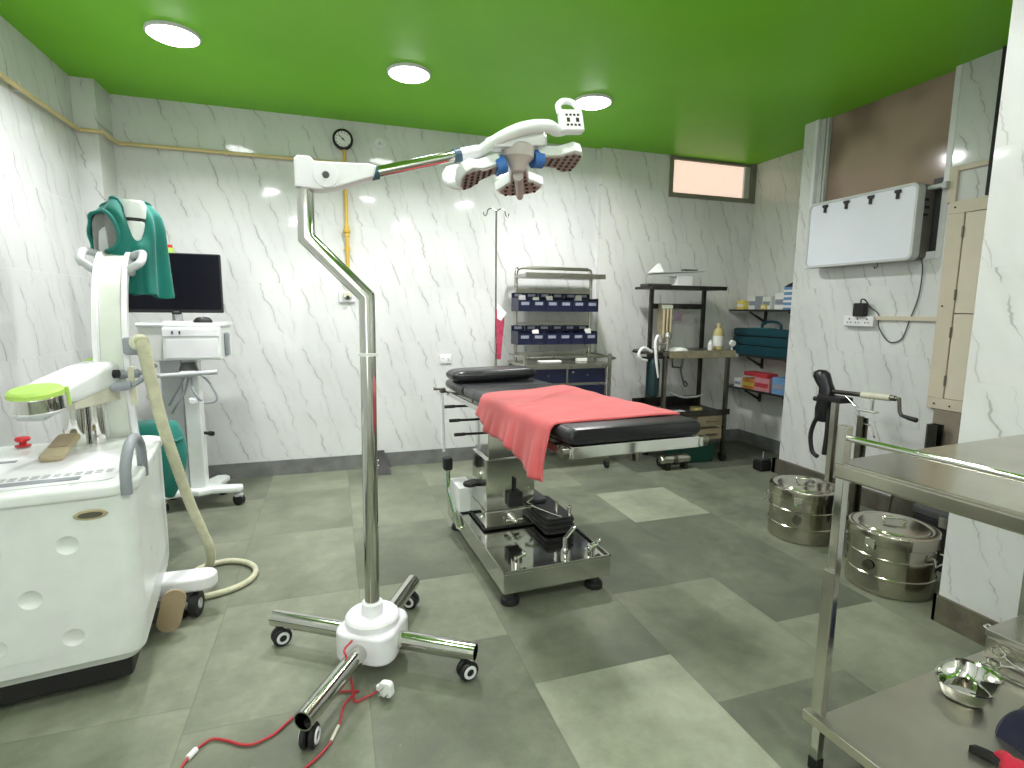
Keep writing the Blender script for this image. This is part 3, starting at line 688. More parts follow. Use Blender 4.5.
# control box and loop handle
Cb = frame((0.967, 2.18, 2.272), (1, 0, .10), (-.10, 0.18, 1)) @ Matrix.Scale(.86, 4)
cbx = obj('control_box', MB().box((0, 0, 0), (0.118, 0.108, 0.05), 0.012, 3, M=Cb), M['machine'], t)
ky = MB()
for i in range(4):
    for j in (-1, 1): ky.box((-.030 + .02 * i, .024 * j, .0255), (.012, .010, .002), M=Cb)
for j in (-.024, .024): ky.box((j, 0, .0255), (.016, .020, .002), M=Cb)
obj('keypad', ky, M['ledhole'], cbx)
obj('loop_handle', MB().tube(smooth_path([Cb @ V(-.052, .04, 0), Cb @ V(-.05, .085, -.01), Cb @ V(-.02, .112, -.02), Cb @ V(.025, .11, -.02), Cb @ V(.05, .08, -.01), Cb @ V(.05, .045, 0)], 7), 0.0125, 14), M['machine'], t)

# mains lead of the lamp
lead = smooth_path([(0.03, 2.095, 0.185), (0.0, 2.06, 0.175), (0.005, 2.03, 0.165), (0.02, 2.0, 0.09), (0.03, 1.975, 0.012), (0.07, 1.985, 0.008), (0.11, 1.995, 0.015), (0.13, 1.985, 0.03)], 8)
t = thing('power_lead', 'red flex ending in a white three-pin plug lying by the lamp base', 'cable', (0.09, 2.0, 0))
obj('flex', MB().tube(lead, 0.0045, 8), M['redwire'], t)
Pg = frame((0.15, 1.965, 0.042), (.6, -.5, .1), (0, 0, 1))
pl = obj('plug', MB().prism(rrect(0.055, 0.06, 0.016), -0.014, 0.014, 0.006, 2, M=Pg).box((-.03, 0, 0), (0.03, 0.024, 0.02), 0.006, M=Pg), M['paper'], t)
for (a, b) in ((.0, .016), (-.014, -.010), (.014, -.010)):
    obj('pin', MB().cyl(Pg @ V(a, b, .012), Pg @ V(a, b, .036), 0.0035, 10), M['chrome'], pl)
w1 = smooth_path([(0.05, 2.03, .008), (-0.03, 2.05, .008), (-0.09, 2.035, .008), (-0.15, 1.995, .008), (-0.20, 1.945, .008), (-0.246, 1.896, .008), (-0.304, 1.870, .008), (-0.346, 1.878, .008), (-0.394, 1.91, .008), (-0.443, 1.935, .008), (-0.469, 1.925, .008), (-0.495, 1.895, .008), (-0.512, 1.86, .008), (-0.528, 1.80, .008)], 6)
t = thing('red_wire', 'red flex trailing across the floor to the lower left with a white joint', 'cable', (-0.3, 1.75, 0))
obj('flex', MB().tube(w1, 0.0048, 8), M['redwire'], t)
obj('wire_joint', MB().tube([(-0.490, 1.90, .010), (-0.508, 1.868, .010)], 0.010, 10), M['paper'], t)
w2 = smooth_path([(0.035, 2.02, .008), (0.005, 1.99, .008), (-.014, 1.95, .008), (-0.024, 1.884, 0.008), (-0.045, 1.827, 0.008), (-0.058, 1.794, 0.008), (-0.09, 1.751, 0.008), (-.118, 1.725, .008), (-.16, 1.69, .008)], 8)
t = thing('spliced_wire', 'red flex with stripped splice running from lamp base towards the bottom edge', 'cable', (0.0, 1.8, 0))
obj('flex', MB().tube(w2, 0.0045, 8), M['redwire'], t)
obj('splice', MB().tube([(-0.03, 1.865, .010), (-0.045, 1.827, .010), (-.055, 1.80, .010)], 0.0062, 8), M['ivory'], t)
# ================================================================== operating table
TX, TY, TR = 1.07, 2.43, 2.5
TM = xform((TX, TY, 0), TR)
t = thing('operating_table', 'steel operating table with black padded top on a polished pedestal and long base', 'table', (TX, TY, 0), TR)
def L(n, mb, m, p=None, **k): return obj(n, mb, m, p or t, local=True, **k)
BL = 1.15
bs = MB().bx(-.306, .306, 0, BL, .085, .19, 0.004)
bs.bx(-.306, .306, 0, .010, .19, .203, .002).bx(-.306, -.296, 0, BL, .19, .203, .002).bx(.296, .306, 0, BL, .19, .203, .002).bx(-.306, .306, BL - .01, BL, .19, .203, .002)
base = L('base', bs, M['polished'])
for sx in (-.245, .245):
    for y in (.07, BL - .07):
        L('foot', MB().lathe([(0.048, 0), (0.05, .012), (0.046, .03), (0.03, .04), (0.02, .088)], (sx, y, 0), 24), M['black'])
for (sx, y) in ((-.21, .09), (.20, .06), (.24, .10)):
    L('floor_lock', MB().cyl((sx, y, .19), (sx, y, .225), 0.022, 16).cyl((sx, y, .225), (sx + .05, y + .01, .235), 0.010, 12).sphere((sx + .055, y + .012, .236), .016, n=8), M['chrome'])
L('pedestal', MB().bx(-.225, .105, .545, .87, .20, .305, .006).bx(-.215, .095, .56, .85, .305, .62, .004), M['polished'])
L('pedestal_sleeve', MB().bx(-.20, .08, .575, .835, .60, .90, .004), M['chrome'])
L('mount_plate', MB().bx(-.235, .115, .535, .88, .198, .206), M['dark'])
L('control_block', MB().bx(-.085, .005, .515, .572, .325, .415, .008).cyl((-.04, .545, .41), (-.04, .545, .50), .008, 12).bx(-.075, -.005, .510, .518, .34, .40), M['black'])
L('hydraulic_valve', MB().cyl((-.05, .50, .25), (-.05, .56, .25), .02, 16).cyl((-.10, .52, .25), (.0, .52, .25), .008, 10).sphere((-.05, .495, .25), .016, n=8), M['chrome'])
# rubber bellows and cover on the base
bl = MB()
for k in range(6): bl.prism(rrect(.19 - .012 * (k % 2), .40 - .012 * (k % 2), .03), .2 + .016 * k, .2 + .016 * (k + 1), 0.004, 1, M=Matrix.Translation((.175, .54, 0)))
L('rubber_bellows', bl, M['black'])
L('pump_cover', MB().bx(.09, .20, .60, .80, .296, .33, .012), M['darkgrey'])
L('lock_lever', MB().tube([(.0, .62, .335), (.15, .42, .30), (.19, .36, .295)], .008, 10).cyl((.17, .40, .295), (.17, .40, .375), .010, 12), M['chrome'])
L('release_lever', MB().cyl((.235, .36, .28), (.235, .36, .345), .012, 12).sphere((.235, .36, .35), .015, n=8), M['chrome'])
L('drain_handle', MB().cyl((.08, .10, .19), (.08, .10, .29), .012, 12).lathe([(.022, .19), (.022, .22), (.014, .235)], (.08, .10, 0), 16).tube([(.08, .10, .285), (.155, .135, .325)], .011, 12), M['chrome'])
# brake pedal lever on the head side of the base
lv = L('brake_lever', MB().tube([(-.325, 1.05, .46), (-.335, 1.00, .31), (-.325, .80, .13), (-.30, .78, .118), (-.22, .78, .118)], .013, 10), M['chrome'])
L('lever_grip', MB().box((-.325, 1.06, .475), (.06, .07, .09), .016), M['black'], lv)
pd = L('foot_pedal', MB().prism(stadium((-.25, .78), (-.12, .84), .045), .40, .425, .008, 2).cyl((-.19, .80, .30), (-.19, .80, .41), .012, 10), M['black'])
L('pedal_box', MB().bx(-.30, -.19, .86, 1.10, .20, .36, .006), M['machine'])
# table top (slightly head-down)
TT = xform((0, 0, 0)) @ Matrix.Translation((0, -.65, 1.012)) @ Matrix.Rotation(math.atan2(-.045, 1.9), 4, 'X')   # local y runs along the top from the foot end
def tp(x, y, z): return TT @ V(x, y, z)
L('top_frame', MB(TT).bx(-.27, .27, .02, 1.30, -.045, -.012, .006).bx(-.27, .27, 1.32, 1.88, -.045, -.012, .006), M['steel'])
L('foot_bar', MB(TT).bx(-.285, .285, -.012, .012, -.055, -.008, .004).bx(-.30, -.285, -.02, .05, -.05, -.012, .003).bx(.285, .30, -.02, .05, -.05, -.012, .003), M['chrome'])
for s in (-1, 1):
    L('side_rail', MB(TT).bx(s * .305 - .006, s * .305 + .006, .06, .80, -.045, -.015, .002).bx(s * .305 - .006, s * .305 + .006, .86, 1.84, -.045, -.015, .002), M['polished'])
    for y in (.12, .70, 1.0, 1.75):
        L('rail_bracket', MB(TT).bx(min(s * .26, s * .30), max(s * .26, s * .30), y - .02, y + .02, -.04, -.02), M['steel'])
    L('end_knob', MB(TT).cyl((s * .30, .0, -.03), (s * .325, .0, -.03), .022, 16), M['worn'])
def pad(y0, y1):
    m = MB(TT); out = rrect(.60, .064, .030, 5)
    rings = []
    for (yy, sc) in ((y0, .86), (y0 + .012, .96), (y0 + .03, 1), (y1 - .03, 1), (y1 - .012, .96), (y1, .86)):
        rings.append([(p[0] * (1 - (1 - sc) * .25), yy, 0.026 + p[1] * sc) for p in out])
    m.loft(rings); return m
L('foot_pad', pad(-.01, .62), M['leather'], sharp=60); L('back_pad', pad(.63, 1.42), M['leather'], sharp=60); L('head_pad', pad(1.43, 1.88), M['leather'], sharp=60)
L('under_carriage', MB(TT).bx(-.2, .2, .85, 1.6, -.11, -.045, .01).bx(-.13, .13, 1.15, 1.55, -.17, -.10, .01), M['worn'])
for k, (y, z) in enumerate(((1.62, -.10), (1.50, -.17), (1.38, -.235))):
    L('crank_handle', MB(TT).cyl((-.10, y, z), (-.30, y, z + .004), .008, 12).cyl((-.30, y, z + .004), (-.365, y, z + .004), .011, 12), M['black'])
rd = L('accessory_rod', MB().cyl((-.335, 1.17, .95), (-.325, 1.16, .53), .010, 14), M['white'])
L('rod_clamp', MB().box((-.33, 1.17, .955), (.04, .04, .035), .008).cyl((-.39, 1.17, .965), (-.33, 1.17, .965), .008, 10).cyl((-.38, 1.14, .97), (-.38, 1.20, .97), .006, 10), M['worn'], rd)
L('socket_clamp', MB(TT).cyl((.0, -.005, -.085), (.0, -.005, -.05), .012, 12).box((0, .03, -.075), (.05, .05, .03), .006), M['worn'])

# pillow
t2 = thing('pillow', 'flat black vinyl pillow on the head end of the operating table', 'pillow', (TX, TY, 1.0), TR)
PT = xform((0, 0, -1.0)) @ TT
def pil(sz, hz, n=20):
    rings = []
    for i in range(n + 1):
        a = -PI / 2 + PI * i / n; c = math.cos(a) ** .45 if 0 < i < n else .02
        rings.append([PT @ V(-.03 + p[0] * (.6 + .4 * c) , 1.675 + p[1] * (.6 + .4 * c), .066 + hz / 2 + math.sin(a) * hz / 2 + .010 * c * math.sin(p[0] * 9)) for p in rrect(.58, .28, .07, 6)])
    return rings
obj('pillow_case', MB().loft(pil(0, .075)), M['leather'], t2, local=True, sharp=80)
obj('piping', MB().tube([PT @ V(-.03 + p[0], 1.675 + p[1], .105) for p in rrect(.575, .275, .07, 6)] + [PT @ V(-.03 + .2875, 1.675 + .0675, .105)], .005, 8), M['black'], t2, local=True)

# coral cloth
def cloth_pt(u, v):
    # v: 0 at foot-end hem .. 1 towards the head; u: 0 far edge .. 1 hanging hem on the near side
    top = .312; x0 = .283
    droop = .215 - .10 * v + .012 * math.sin(v * 11)
    Ltot = (x0 + top) + droop
    s = u * Ltot
    y = .115 + v * (1.10 - .22 * min(1, s / .6)) - .01 * u
    fold = .006 * math.sin(v * 19 + u * 3) + .004 * math.sin(v * 37 + 1.7)
    zt = .0615
    if s < x0 + top - .03:
        x = x0 - s; z = zt + .0025 * math.sin(9 * v + 6 * u) + .0015 * math.sin(31 * v + 13 * u)
        z += .012 * math.exp(-((v - .66 + .45 * (u - .4)) / .022) ** 2) * max(0, math.sin(PI * min(1, u * 1.5)))
        z += .009 * math.exp(-((v - .36 - .16 * u) / .02) ** 2) * u
    else:
        q = s - (x0 + top - .03); R = .042
        a = min(q / R, PI / 2)
        x = -(top - .03) - R * math.sin(a); z = zt - R * (1 - math.cos(a))
        if q > R * PI / 2:
            dz = q - R * PI / 2; z -= dz
            x -= abs(fold) * 2.0 * min(1, dz * 9) + .12 * dz + .018 * math.sin(v * 10 + .6) ** 2 * min(1, dz * 6)
            y += dz * (.42 * v ** 2 - .10 * (1 - v)) + .02 * dz * math.sin(v * 9)
    return TT @ V(x, y, z)
t3 = thing('cloth', 'coral red cloth spread over the operating table and hanging down its side', 'cloth', (TX, TY, 0), TR)
c = obj('cloth_sheet', MB().grid(cloth_pt, 60, 70), M['coral'], t3, local=True, sharp=80); solidify(c, .004, 1)
obj('hem', MB().tube([cloth_pt(i / 40 * .999, 0.0) for i in range(41)], .0028, 6), M['coral'], t3, local=True)

# ================================================================== steel instrument trolley in the foreground
NX, NY, NR = 1.452, 1.205, 4.5
t = thing('instrument_trolley', 'stainless steel two-tier instrument trolley in the right foreground with guard rail', 'trolley', (NX, NY, 0), NR)
w, dp = 1.2, .66
top = MB().bx(-.012, w + .012, -dp - .012, .012, 1.03, 1.052, .004)
top.bx(-.014, .014, -dp - .012, .012, 1.0, 1.045, .008).bx(-.012, w + .012, -.012, .014, 1.0, 1.045, .008).bx(w - .014, w + .014, -dp, .0, 1.0, 1.045, .008).bx(-.012, w + .012, -dp - .014, -dp + .012, 1.0, 1.045, .008)
L('top_shelf', top, steel('brushed_trolley_steel', (182, 178, 164), .17, .16, 5))
for (x, y) in ((0.0, 0.0), (w, 0), (0, -dp), (w, -dp)):
    xx = x + (.018 if x == 0 else -.018)
    lg = L('leg', MB().bx(xx - .014, xx + .014, y - .014, y + .014, .015, 1.0, .003), M['polished'])
    L('rubber_tip', MB().bx(xx - .017, xx + .017, y - .017, y + .017, .0, .045, .004), M['black'], lg)
L('leg_plate', MB().bx(-.006, .005, -.018, .018, .215, .70, .003), M['steel'])
for x in (0, w):
    for y in (0, -dp):
        L('rail_post', MB().bx(x - .016, x + .016, y - .022, y + .010, 1.045, 1.165, .004), M['steel'])
    L('guard_rail', MB().cyl((x, -.01, 1.128), (x, -dp + .01, 1.128), .0095, 14), M['chrome'])
sh = MB().bx(-.01, w + .01, -dp, .0, .185, .197, .003)
sh.bx(-.022, .012, -dp - .02, .035, .172, .205, .004).bx(w - .012, w + .022, -dp - .02, .035, .172, .205, .004)
L('lower_shelf', sh, steel('hazy_shelf_steel', (190, 188, 176), .34, .10, 4))

# things on the lower shelf
NM = xform((NX, NY, 0), NR)
def NP(x, y, z): return NM @ V(x, y, z)
ZS = .197
# kidney dish
def kid(a, sc, z, c):
    x = .112 * math.cos(a); y = .088 * math.sin(a) * 1.05
    if math.sin(a) < 0: y += .078 * math.exp(-(x / .042) ** 2) * 1.0
    y += .012 * math.cos(2 * a)
    th = math.radians(14); x *= sc; y *= sc
    return V(c.x + x * math.cos(th) - y * math.sin(th), c.y + x * math.sin(th) + y * math.cos(th), z)
kc = V(2.045, 1.13, 0); rings = []
for (sc, z) in ((.70, ZS + .001), (.80, ZS + .004), (.92, ZS + .024), (1.0, ZS + .054), (1.06, ZS + .058), (1.06, ZS + .062), (.985, ZS + .057), (.90, ZS + .026), (.78, ZS + .007), (.5, ZS + .005), (.05, ZS + .005)):
    rings.append([kid(2 * PI * k / 64, sc, z, kc) for k in range(64)])
single('kidney_dish', MB().loft(rings), M['chrome'], 'shiny steel kidney dish on the lower shelf of the foreground trolley', 'dish')
# steel instrument box
bxm = NM @ Matrix.Translation((.885, -.02, ZS))
t = thing('instrument_box', 'grey steel instrument box at the back of the lower trolley shelf', 'box', tuple(bxm.translation), 0)
obj('box_body', MB(bxm).bx(0, .25, -.52, 0, .001, .085, .006), M['steel'], t)
obj('lid', MB(bxm).bx(-.004, .254, -.524, .004, .085, .115, .006), M['steel'], t)
obj('latch', MB(bxm).tube([(.02, .004, .10), (.025, .02, .105), (.05, .02, .105), (.055, .004, .10)], .004, 8), M['chrome'], t)
def scissors(label, M0):
    t = thing('scissors', label, 'scissors', tuple(M0.translation), 0, 'scissors on the lower trolley shelf')
    for s in (-1, 1):
        b = obj('blade', MB(M0).prism([(.0, s * .004 - .004), (.06, s * .002 - .005), (.15, -.001), (.15, .001), (.06, s * .002 + .004), (.0, s * .004 + .003)], .003 + .003 * (s > 0), .006 + .003 * (s > 0)), M['chrome'], t)
        ring = [M0 @ V(-.055 + .021 * math.cos(2 * PI * k / 20), s * .021 + .014 * math.sin(2 * PI * k / 20), .005) for k in range(21)]
        obj('finger_ring', MB().tube(ring, .0035, 8).tube([M0 @ V(-.034, s * .017, .005), M0 @ V(.0, s * .003, .006)], .0035, 8), M['chrome'], t)
    obj('pivot_screw', MB(M0).cyl((.005, 0, .003), (.005, 0, .012), .005, 10), M['steel'], t)
sx = NM.to_3x3() @ V(.12, -1, 0); syv = NM.to_3x3() @ V(1, .12, 0)
scissors('steel scissors lying on the shelf in front of the steel box', frame(NM @ V(.80, -.12, ZS), sx, syv))
scissors('steel scissors resting against the side face of the steel box', frame(NM @ V(.858, -.13, ZS + .032), NM.to_3x3() @ V(.02, -1, 0), NM.to_3x3() @ V(.35, 0, 1)))
# cloths
def blob(c, a, b, h, seed, n=28):
    rnd = random.Random(seed); ph = [rnd.uniform(0, 6) for _ in range(6)]
    rings = []
    for i in range(11):
        q = i / 10; sc = math.cos(q * PI / 2) ** .6 if q < 1 else .02
        z = h * math.sin(q * PI / 2)
        rings.append([V(c[0] + a * sc * math.cos(t0) * (1 + .12 * math.sin(3 * t0 + ph[0]) + .06 * math.sin(5 * t0 + ph[1] + q * 3)), c[1] + b * sc * math.sin(t0) * (1 + .10 * math.sin(2 * t0 + ph[2]) + .06 * math.sin(7 * t0 + ph[3])), c[2] + z * (1 + .16 * math.sin(4 * t0 + ph[4]) * sc)) for t0 in (2 * PI * k / n for k in range(n))])
    return MB().loft(rings)
single('navy_bundle', blob((2.055, .90, ZS), .16, .10, .10, 3), M['navy'], 'crumpled navy cloth bundle at the near end of the lower trolley shelf', 'cloth')
single('red_cloth', blob((1.815, .872, ZS), .026, .045, .04, 5), M['redcloth'], 'small crumpled red cloth beside the navy bundle', 'cloth')
single('black_strap', MB().loft([[NM.inverted() and V(1.785 + .008 * k, .955 - .022 * k, ZS + z + .004 * math.sin(k)) + V(dx, 0, 0) for (dx, z) in ((-.014, .0), (.014, .0), (.014, .016), (-.014, .022))] for k in range(5)]), M['black'], 'black strap end sticking out beside the red cloth', 'strap')

# ================================================================== sterilising drums
def drum(x, y, r, h, label, lx):
    t = thing('sterilising_drum', label, 'drum', (x, y, 0), 0, 'round steel sterilising drums on the floor')
    prof = [(r * .97, 0), (r, .006), (r, .09), (r + .005, .094), (r + .005, .104), (r, .108), (r, h * .56), (r + .005, h * .56 + .004), (r + .005, h * .56 + .014), (r, h * .56 + .018), (r, h * .84)]
    bd = obj('drum_body', MB().lathe(prof, (x, y, 0), 64), M['drum'], t)
    obj('lid', MB().lathe([(r + .006, h * .80), (r + .010, h * .81), (r + .010, h * .965), (r + .004, h * .99), (r * .93, h), (r * .86, h - .006), (r * .80, h - .006), (r * .77, h + .002), (r * .40, h + .006), (0, h + .008)], (x, y, 0), 64), M['drum'], t)
    ang = math.radians(lx); d = V(math.cos(ang), math.sin(ang), 0); s = V(-d.y, d.x, 0)
    B = frame(V(x, y, h * .80) + d * (r + .010), s, (0, 0, 1))
    lt = obj('latch', MB(B).box((0, 0, .004), (.05, .06, .008), .003).tube([(-.018, -.01, .012), (0, -.028, .018), (.018, -.01, .012)], .004, 8), M['chrome'], t)
    obj('vent_patch', MB(B).prism(circ(.028, 16, 0, -.12), -.002, .004), M['worn'], t)
    for a in (lx + 90, lx - 90):
        d2 = V(math.cos(math.radians(a)), math.sin(math.radians(a)), 0); B2 = frame(V(x, y, h * .66) + d2 * (r + .002), V(-d2.y, d2.x, 0), (0, 0, 1))
        obj('carry_handle', MB(B2).tube([(-.05, .02, 0), (-.05, .02, .018), (-.045, -.02, .026), (.045, -.02, .026), (.05, .02, .018), (.05, .02, 0)], .005, 8), M['chrome'], t)
    hd = MB(); hd.tube(smooth_path([(x - .02, y + .035, h + .005), (x - .03, y + .04, h + .03), (x + .01, y + .0, h + .036), (x + .05, y - .03, h + .03), (x + .045, y - .025, h + .005)], 6), .007, 8)
    obj('lid_handle', hd, M['chrome'], t)
    return t
drum(2.985, 2.725, .205, .355, 'round steel drum with lid, farther of the two, by the right wall', 215)
drum(2.905, 2.05, .207, .345, 'round steel drum with lid, nearer of the two, behind the trolley leg', 190)

# ================================================================== traction stand by the right wall
t = thing('traction_stand', 'orthopaedic stand with steel crank arm and black padded post by the right wall', 'stand', (3.42, 2.70, 0))
def XY(y, z, x=3.42): return (x, y, z)
obj('base_frame', MB().bx(3.40, 3.44, 2.35, 3.02, .05, .085, .004).bx(3.28, 3.56, 2.36, 2.40, .05, .085, .004).bx(3.28, 3.56, 2.92, 2.96, .05, .085, .004), M['worn'], t)
for (x, y) in ((3.30, 2.38), (3.54, 2.38), (3.30, 2.94), (3.54, 2.94)): obj('foot', MB().cyl((x, y, 0), (x, y, .052), .022, 14), M['black'], t)
obj('main_post', MB().bx(3.40, 3.44, 2.90, 2.94, .08, .90, .004), M['steel'], t)
obj('inner_post', MB().bx(3.405, 3.425, 2.69, 2.73, .08, .80, .004).bx(3.43, 3.44, 2.67, 2.75, .08, .79, .002), M['worn'], t)
obj('crank_arm', MB().cyl(XY(2.95, .935), XY(2.70, .945), .016, 14), M['darksteel'], t)
obj('crank_barrel', MB().cyl(XY(2.72, .945), XY(2.52, .955), .022, 18), M['ivory'], t)
ck = obj('crank_handle', MB().cyl(XY(2.52, .955), XY(2.49, .956), .018, 16).tube([XY(2.49, .956), XY(2.465, .956), XY(2.455, .88), XY(2.44, .855)], .011, 12), M['worn'], t)
obj('handle_grip', MB().tube([XY(2.44, .855), XY(2.39, .847), XY(2.35, .843)], [.010, .014, .016], 12).sphere(XY(2.35, .843), .0155, n=8), M['black'], ck)
obj('cross_link', MB().tube([XY(2.85, .92), XY(2.76, .86), XY(2.73, .84), XY(2.73, .76)], .007, 8).bx(3.40, 3.44, 2.60, 2.74, .835, .85, .003).cyl(XY(2.64, .93), XY(2.64, .84), .010, 10).tube([XY(2.72, .75), XY(2.64, .75), XY(2.60, .67)], .006, 8), M['chrome'], t)
pad_ = MB()
rings = []
for (y, z, rx, ry) in ((3.03, .70, .03, .05), (3.02, .80, .05, .055), (3.0, .88, .055, .055), (3.0, .95, .05, .055), (3.03, .99, .05, .062), (3.05, 1.03, .05, .068), (3.055, 1.06, .045, .06), (3.055, 1.08, .025, .03)):
    rings.append([V(3.42 + rx * math.cos(a), y + ry * math.sin(a), z) for a in (2 * PI * k / 20 for k in range(20))])
obj('padded_post', pad_.loft(rings), M['leather'], t, sharp=70)
obj('pad_clamp', MB().bx(3.36, 3.48, 2.83, 3.03, .865, .905, .008).cyl(XY(3.06, .86), XY(3.10, .86), .018, 14), M['black'], t)
obj('hanging_strap', MB().tube(smooth_path([XY(3.01, .76, 3.385), XY(3.055, .68, 3.385), XY(3.075, .58, 3.385), XY(3.05, .47, 3.385), XY(3.0, .44, 3.385)], 8), .016, 10), M['black'], t)
obj('rear_strap', MB().tube(smooth_path([XY(2.98, .84), XY(2.965, .66), XY(2.975, .46)], 6), .018, 10), M['black'], t)

# odds and ends behind the drums
t = thing('storage_case', 'black case standing on the floor behind the nearer drum', 'case', (3.43, 2.06, 0))
obj('case_body', MB().bx(3.32, 3.56, 1.86, 2.24, 0.002, .30, .012), M['black'], t)
obj('case_lid', MB().bx(3.315, 3.565, 1.855, 2.245, .30, .355, .012), M['darkgrey'], t)
obj('case_latch', MB().bx(3.306, 3.318, 2.02, 2.08, .27, .33, .003), M['steel'], t)
t = thing('steel_panel', 'flat grey steel tray leaning upright behind the two drums', 'tray', (3.66, 2.52, 0))
PX = frame((3.70, 2.52, 0.002), (0, 1, 0), (.16, 0, 1))
obj('tray_back', MB(PX).bx(-.14, .14, 0, .36, -.006, .0), M['worn'], t)
obj('tray_rim', MB(PX).bx(-.15, -.14, 0, .37, -.012, .03).bx(.14, .15, 0, .37, -.012, .03).bx(-.15, .15, .36, .37, -.012, .03).bx(-.15, .15, 0, .01, -.012, .03), M['worn'], t)
t = thing('rail_section', 'upright dark steel channel standing against the wall below the service panel', 'channel', (3.84, 2.56, 0))
obj('channel_web', MB().bx(3.80, 3.87, 2.525, 2.535, 0.002, .76), M['worn'], t)
obj('channel_flange', MB().bx(3.80, 3.81, 2.47, 2.525, 0.002, .76).bx(3.86, 3.87, 2.47, 2.525, 0.002, .76), M['darksteel'], t)
t = thing('foot_switch', 'small black foot switch on the floor at the alcove corner', 'foot switch', (3.85, 4.03, 0))
obj('switch_body', MB().bx(3.79, 3.92, 3.96, 4.08, 0.0, .10, .02), M['black'], t)
obj('switch_pedal', MB().bx(3.80, 3.91, 3.965, 4.06, .10, .13, .01), M['darkgrey'], t)
obj('cable_gland', MB().cyl((3.83, 3.99, .125), (3.83, 3.985, .19), .012, 12), M['chrome'], t)
# ================================================================== C-arm x-ray cart (left foreground)
CX, CY, CR = -0.735, 2.31, 8.3
CM = xform((CX, CY, 0), CR)
t = thing('xray_cart', 'white mobile C-arm x-ray cart with lime-capped arm, control top and grey side handle', 'x-ray machine', (CX, CY, 0), CR)
body = rrect(.78, .86, .06, 6, -.39, .43)
rings = []
for (z, ins) in ((.105, .075), (.125, .035), (.16, .012), (.22, .002), (.30, 0), (.80, 0)):
    rings.append([V(-.39 + (p[0] + .39) * (1 - ins / .39), .43 + (p[1] - .43) * (1 - ins / .43), z) for p in body])
cabinet = L('cabinet', MB().loft(rings), M['machine'])
cutters = []
L('undercarriage', MB().bx(-.73, -.06, .06, .80, .03, .125, .02), M['black'])
tops = MB().prism(rrect(.81, .89, .10, 8, -.395, .43), .797, .846, .014, 3)
tp_ = L('control_top', tops, M['machine'])
L('control_panel', MB().prism(rrect(.66, .50, .04, 5, -.40, .31), .845, .853, .003, 1), M['white'], tp_)
ks = MB()
for i in range(14):
    for j in range(2): ks.box((-.10 - .033 * i, .165 + .026 * j, .8545), (.022, .014, .003), .001, 1)
L('key_pad', ks, M['lightgrey'], tp_)
L('display_strip', MB().bx(-.66, -.18, .085, .125, .852, .857, .002), M['grey'], tp_)
L('card_slot', MB().bx(-.66, -.47, .47, .50, .852, .856, .002), M['grey'], tp_)
L('emergency_button', MB().lathe([(.03, .853), (.03, .858), (.014, .86), (.014, .874), (.026, .878), (.030, .888), (.024, .896), (0, .898)], (-.535, .80, 0), 24), M['red'])
# side handle
L('side_handle', MB().tube(smooth_path([(-.02, -.0, .80), (-.02, .005, .89), (-.012, .035, .96), (-.008, .12, .985), (-.004, .21, .96), (-.002, .245, .90), (-.002, .25, .80)], 7), .019, 14), M['grey'])
bd = MB(frame(CM @ V(-.135, -.001, .74), CM.to_3x3() @ V(1, 0, 0), (0, 0, 1)))
b_ = obj('badge', MB(bd.M).prism([(.052 * math.cos(a), .020 * math.sin(a)) for a in (2 * PI * k / 32 for k in range(32))], -.002, .006, .003, 1), M['beige'], t)
obj('badge_plate', MB(bd.M).prism([(.038 * math.cos(a), .011 * math.sin(a)) for a in (2 * PI * k / 32 for k in range(32))], .005, .008), M['worn'], b_)
for (wx, wz) in ((-0.945, .635), (-1.064, .451), (-.955, .275), (-1.175, .289), (-1.159, .636), (-1.30, .47)):
    y = 2.31 + (wx + .735) * math.tan(math.radians(CR))
    Fm = frame((wx, y, wz), CM.to_3x3() @ V(1, 0, 0), (0, 0, 1))
    cutters.append(obj('cut', MB(Fm).sphere((0, 0, .058), .068, n=20), M['machine']))
carve(cabinet, cutters)
# outrigger castor at the right side
oc = obj('castor_cover', MB().prism(stadium((-.86, 2.87), (-.655, 2.87), .066, 12), .13, .20, .016, 3), M['white'], t)
obj('wheel', MB().cyl((-.76, 2.84, .058), (-.725, 2.835, .058), .058, 28).cyl((-.70, 2.84, .058), (-.665, 2.835, .058), .058, 28), M['black'], oc)
obj('wheel_hub', MB().cyl((-.765, 2.84, .06), (-.66, 2.835, .06), .025, 18), M['lightgrey'], oc)
obj('castor_yoke', MB().cyl((-.71, 2.84, .06), (-.71, 2.84, .14), .02, 14), M['darkgrey'], oc)
PB = frame((-.755, 2.70, .10), (.95, .2, .0), (.12, 0, 1))
obj('brake_plate', MB(PB).prism(stadium((-.010, -.040), (.016, .062), .050, 12), -.008, .010, .005, 2), M['tan'], t)
obj('brake_bracket', MB().bx(-.86, -.77, 2.69, 2.76, .06, .14, .01), M['darkgrey'], t)
for (x, y) in ((-.62, .16), (-.62, .74), (-.20, .20)):
    c_ = L('castor', MB().cyl((x, y, .06), (x, y, .11), .018, 12).box((x, y, .07), (.05, .06, .025), .006), M['darkgrey'])
    L('wheel', MB().cyl((x - .018, y, .045), (x + .018, y, .045), .045, 24), M['black'], c_)
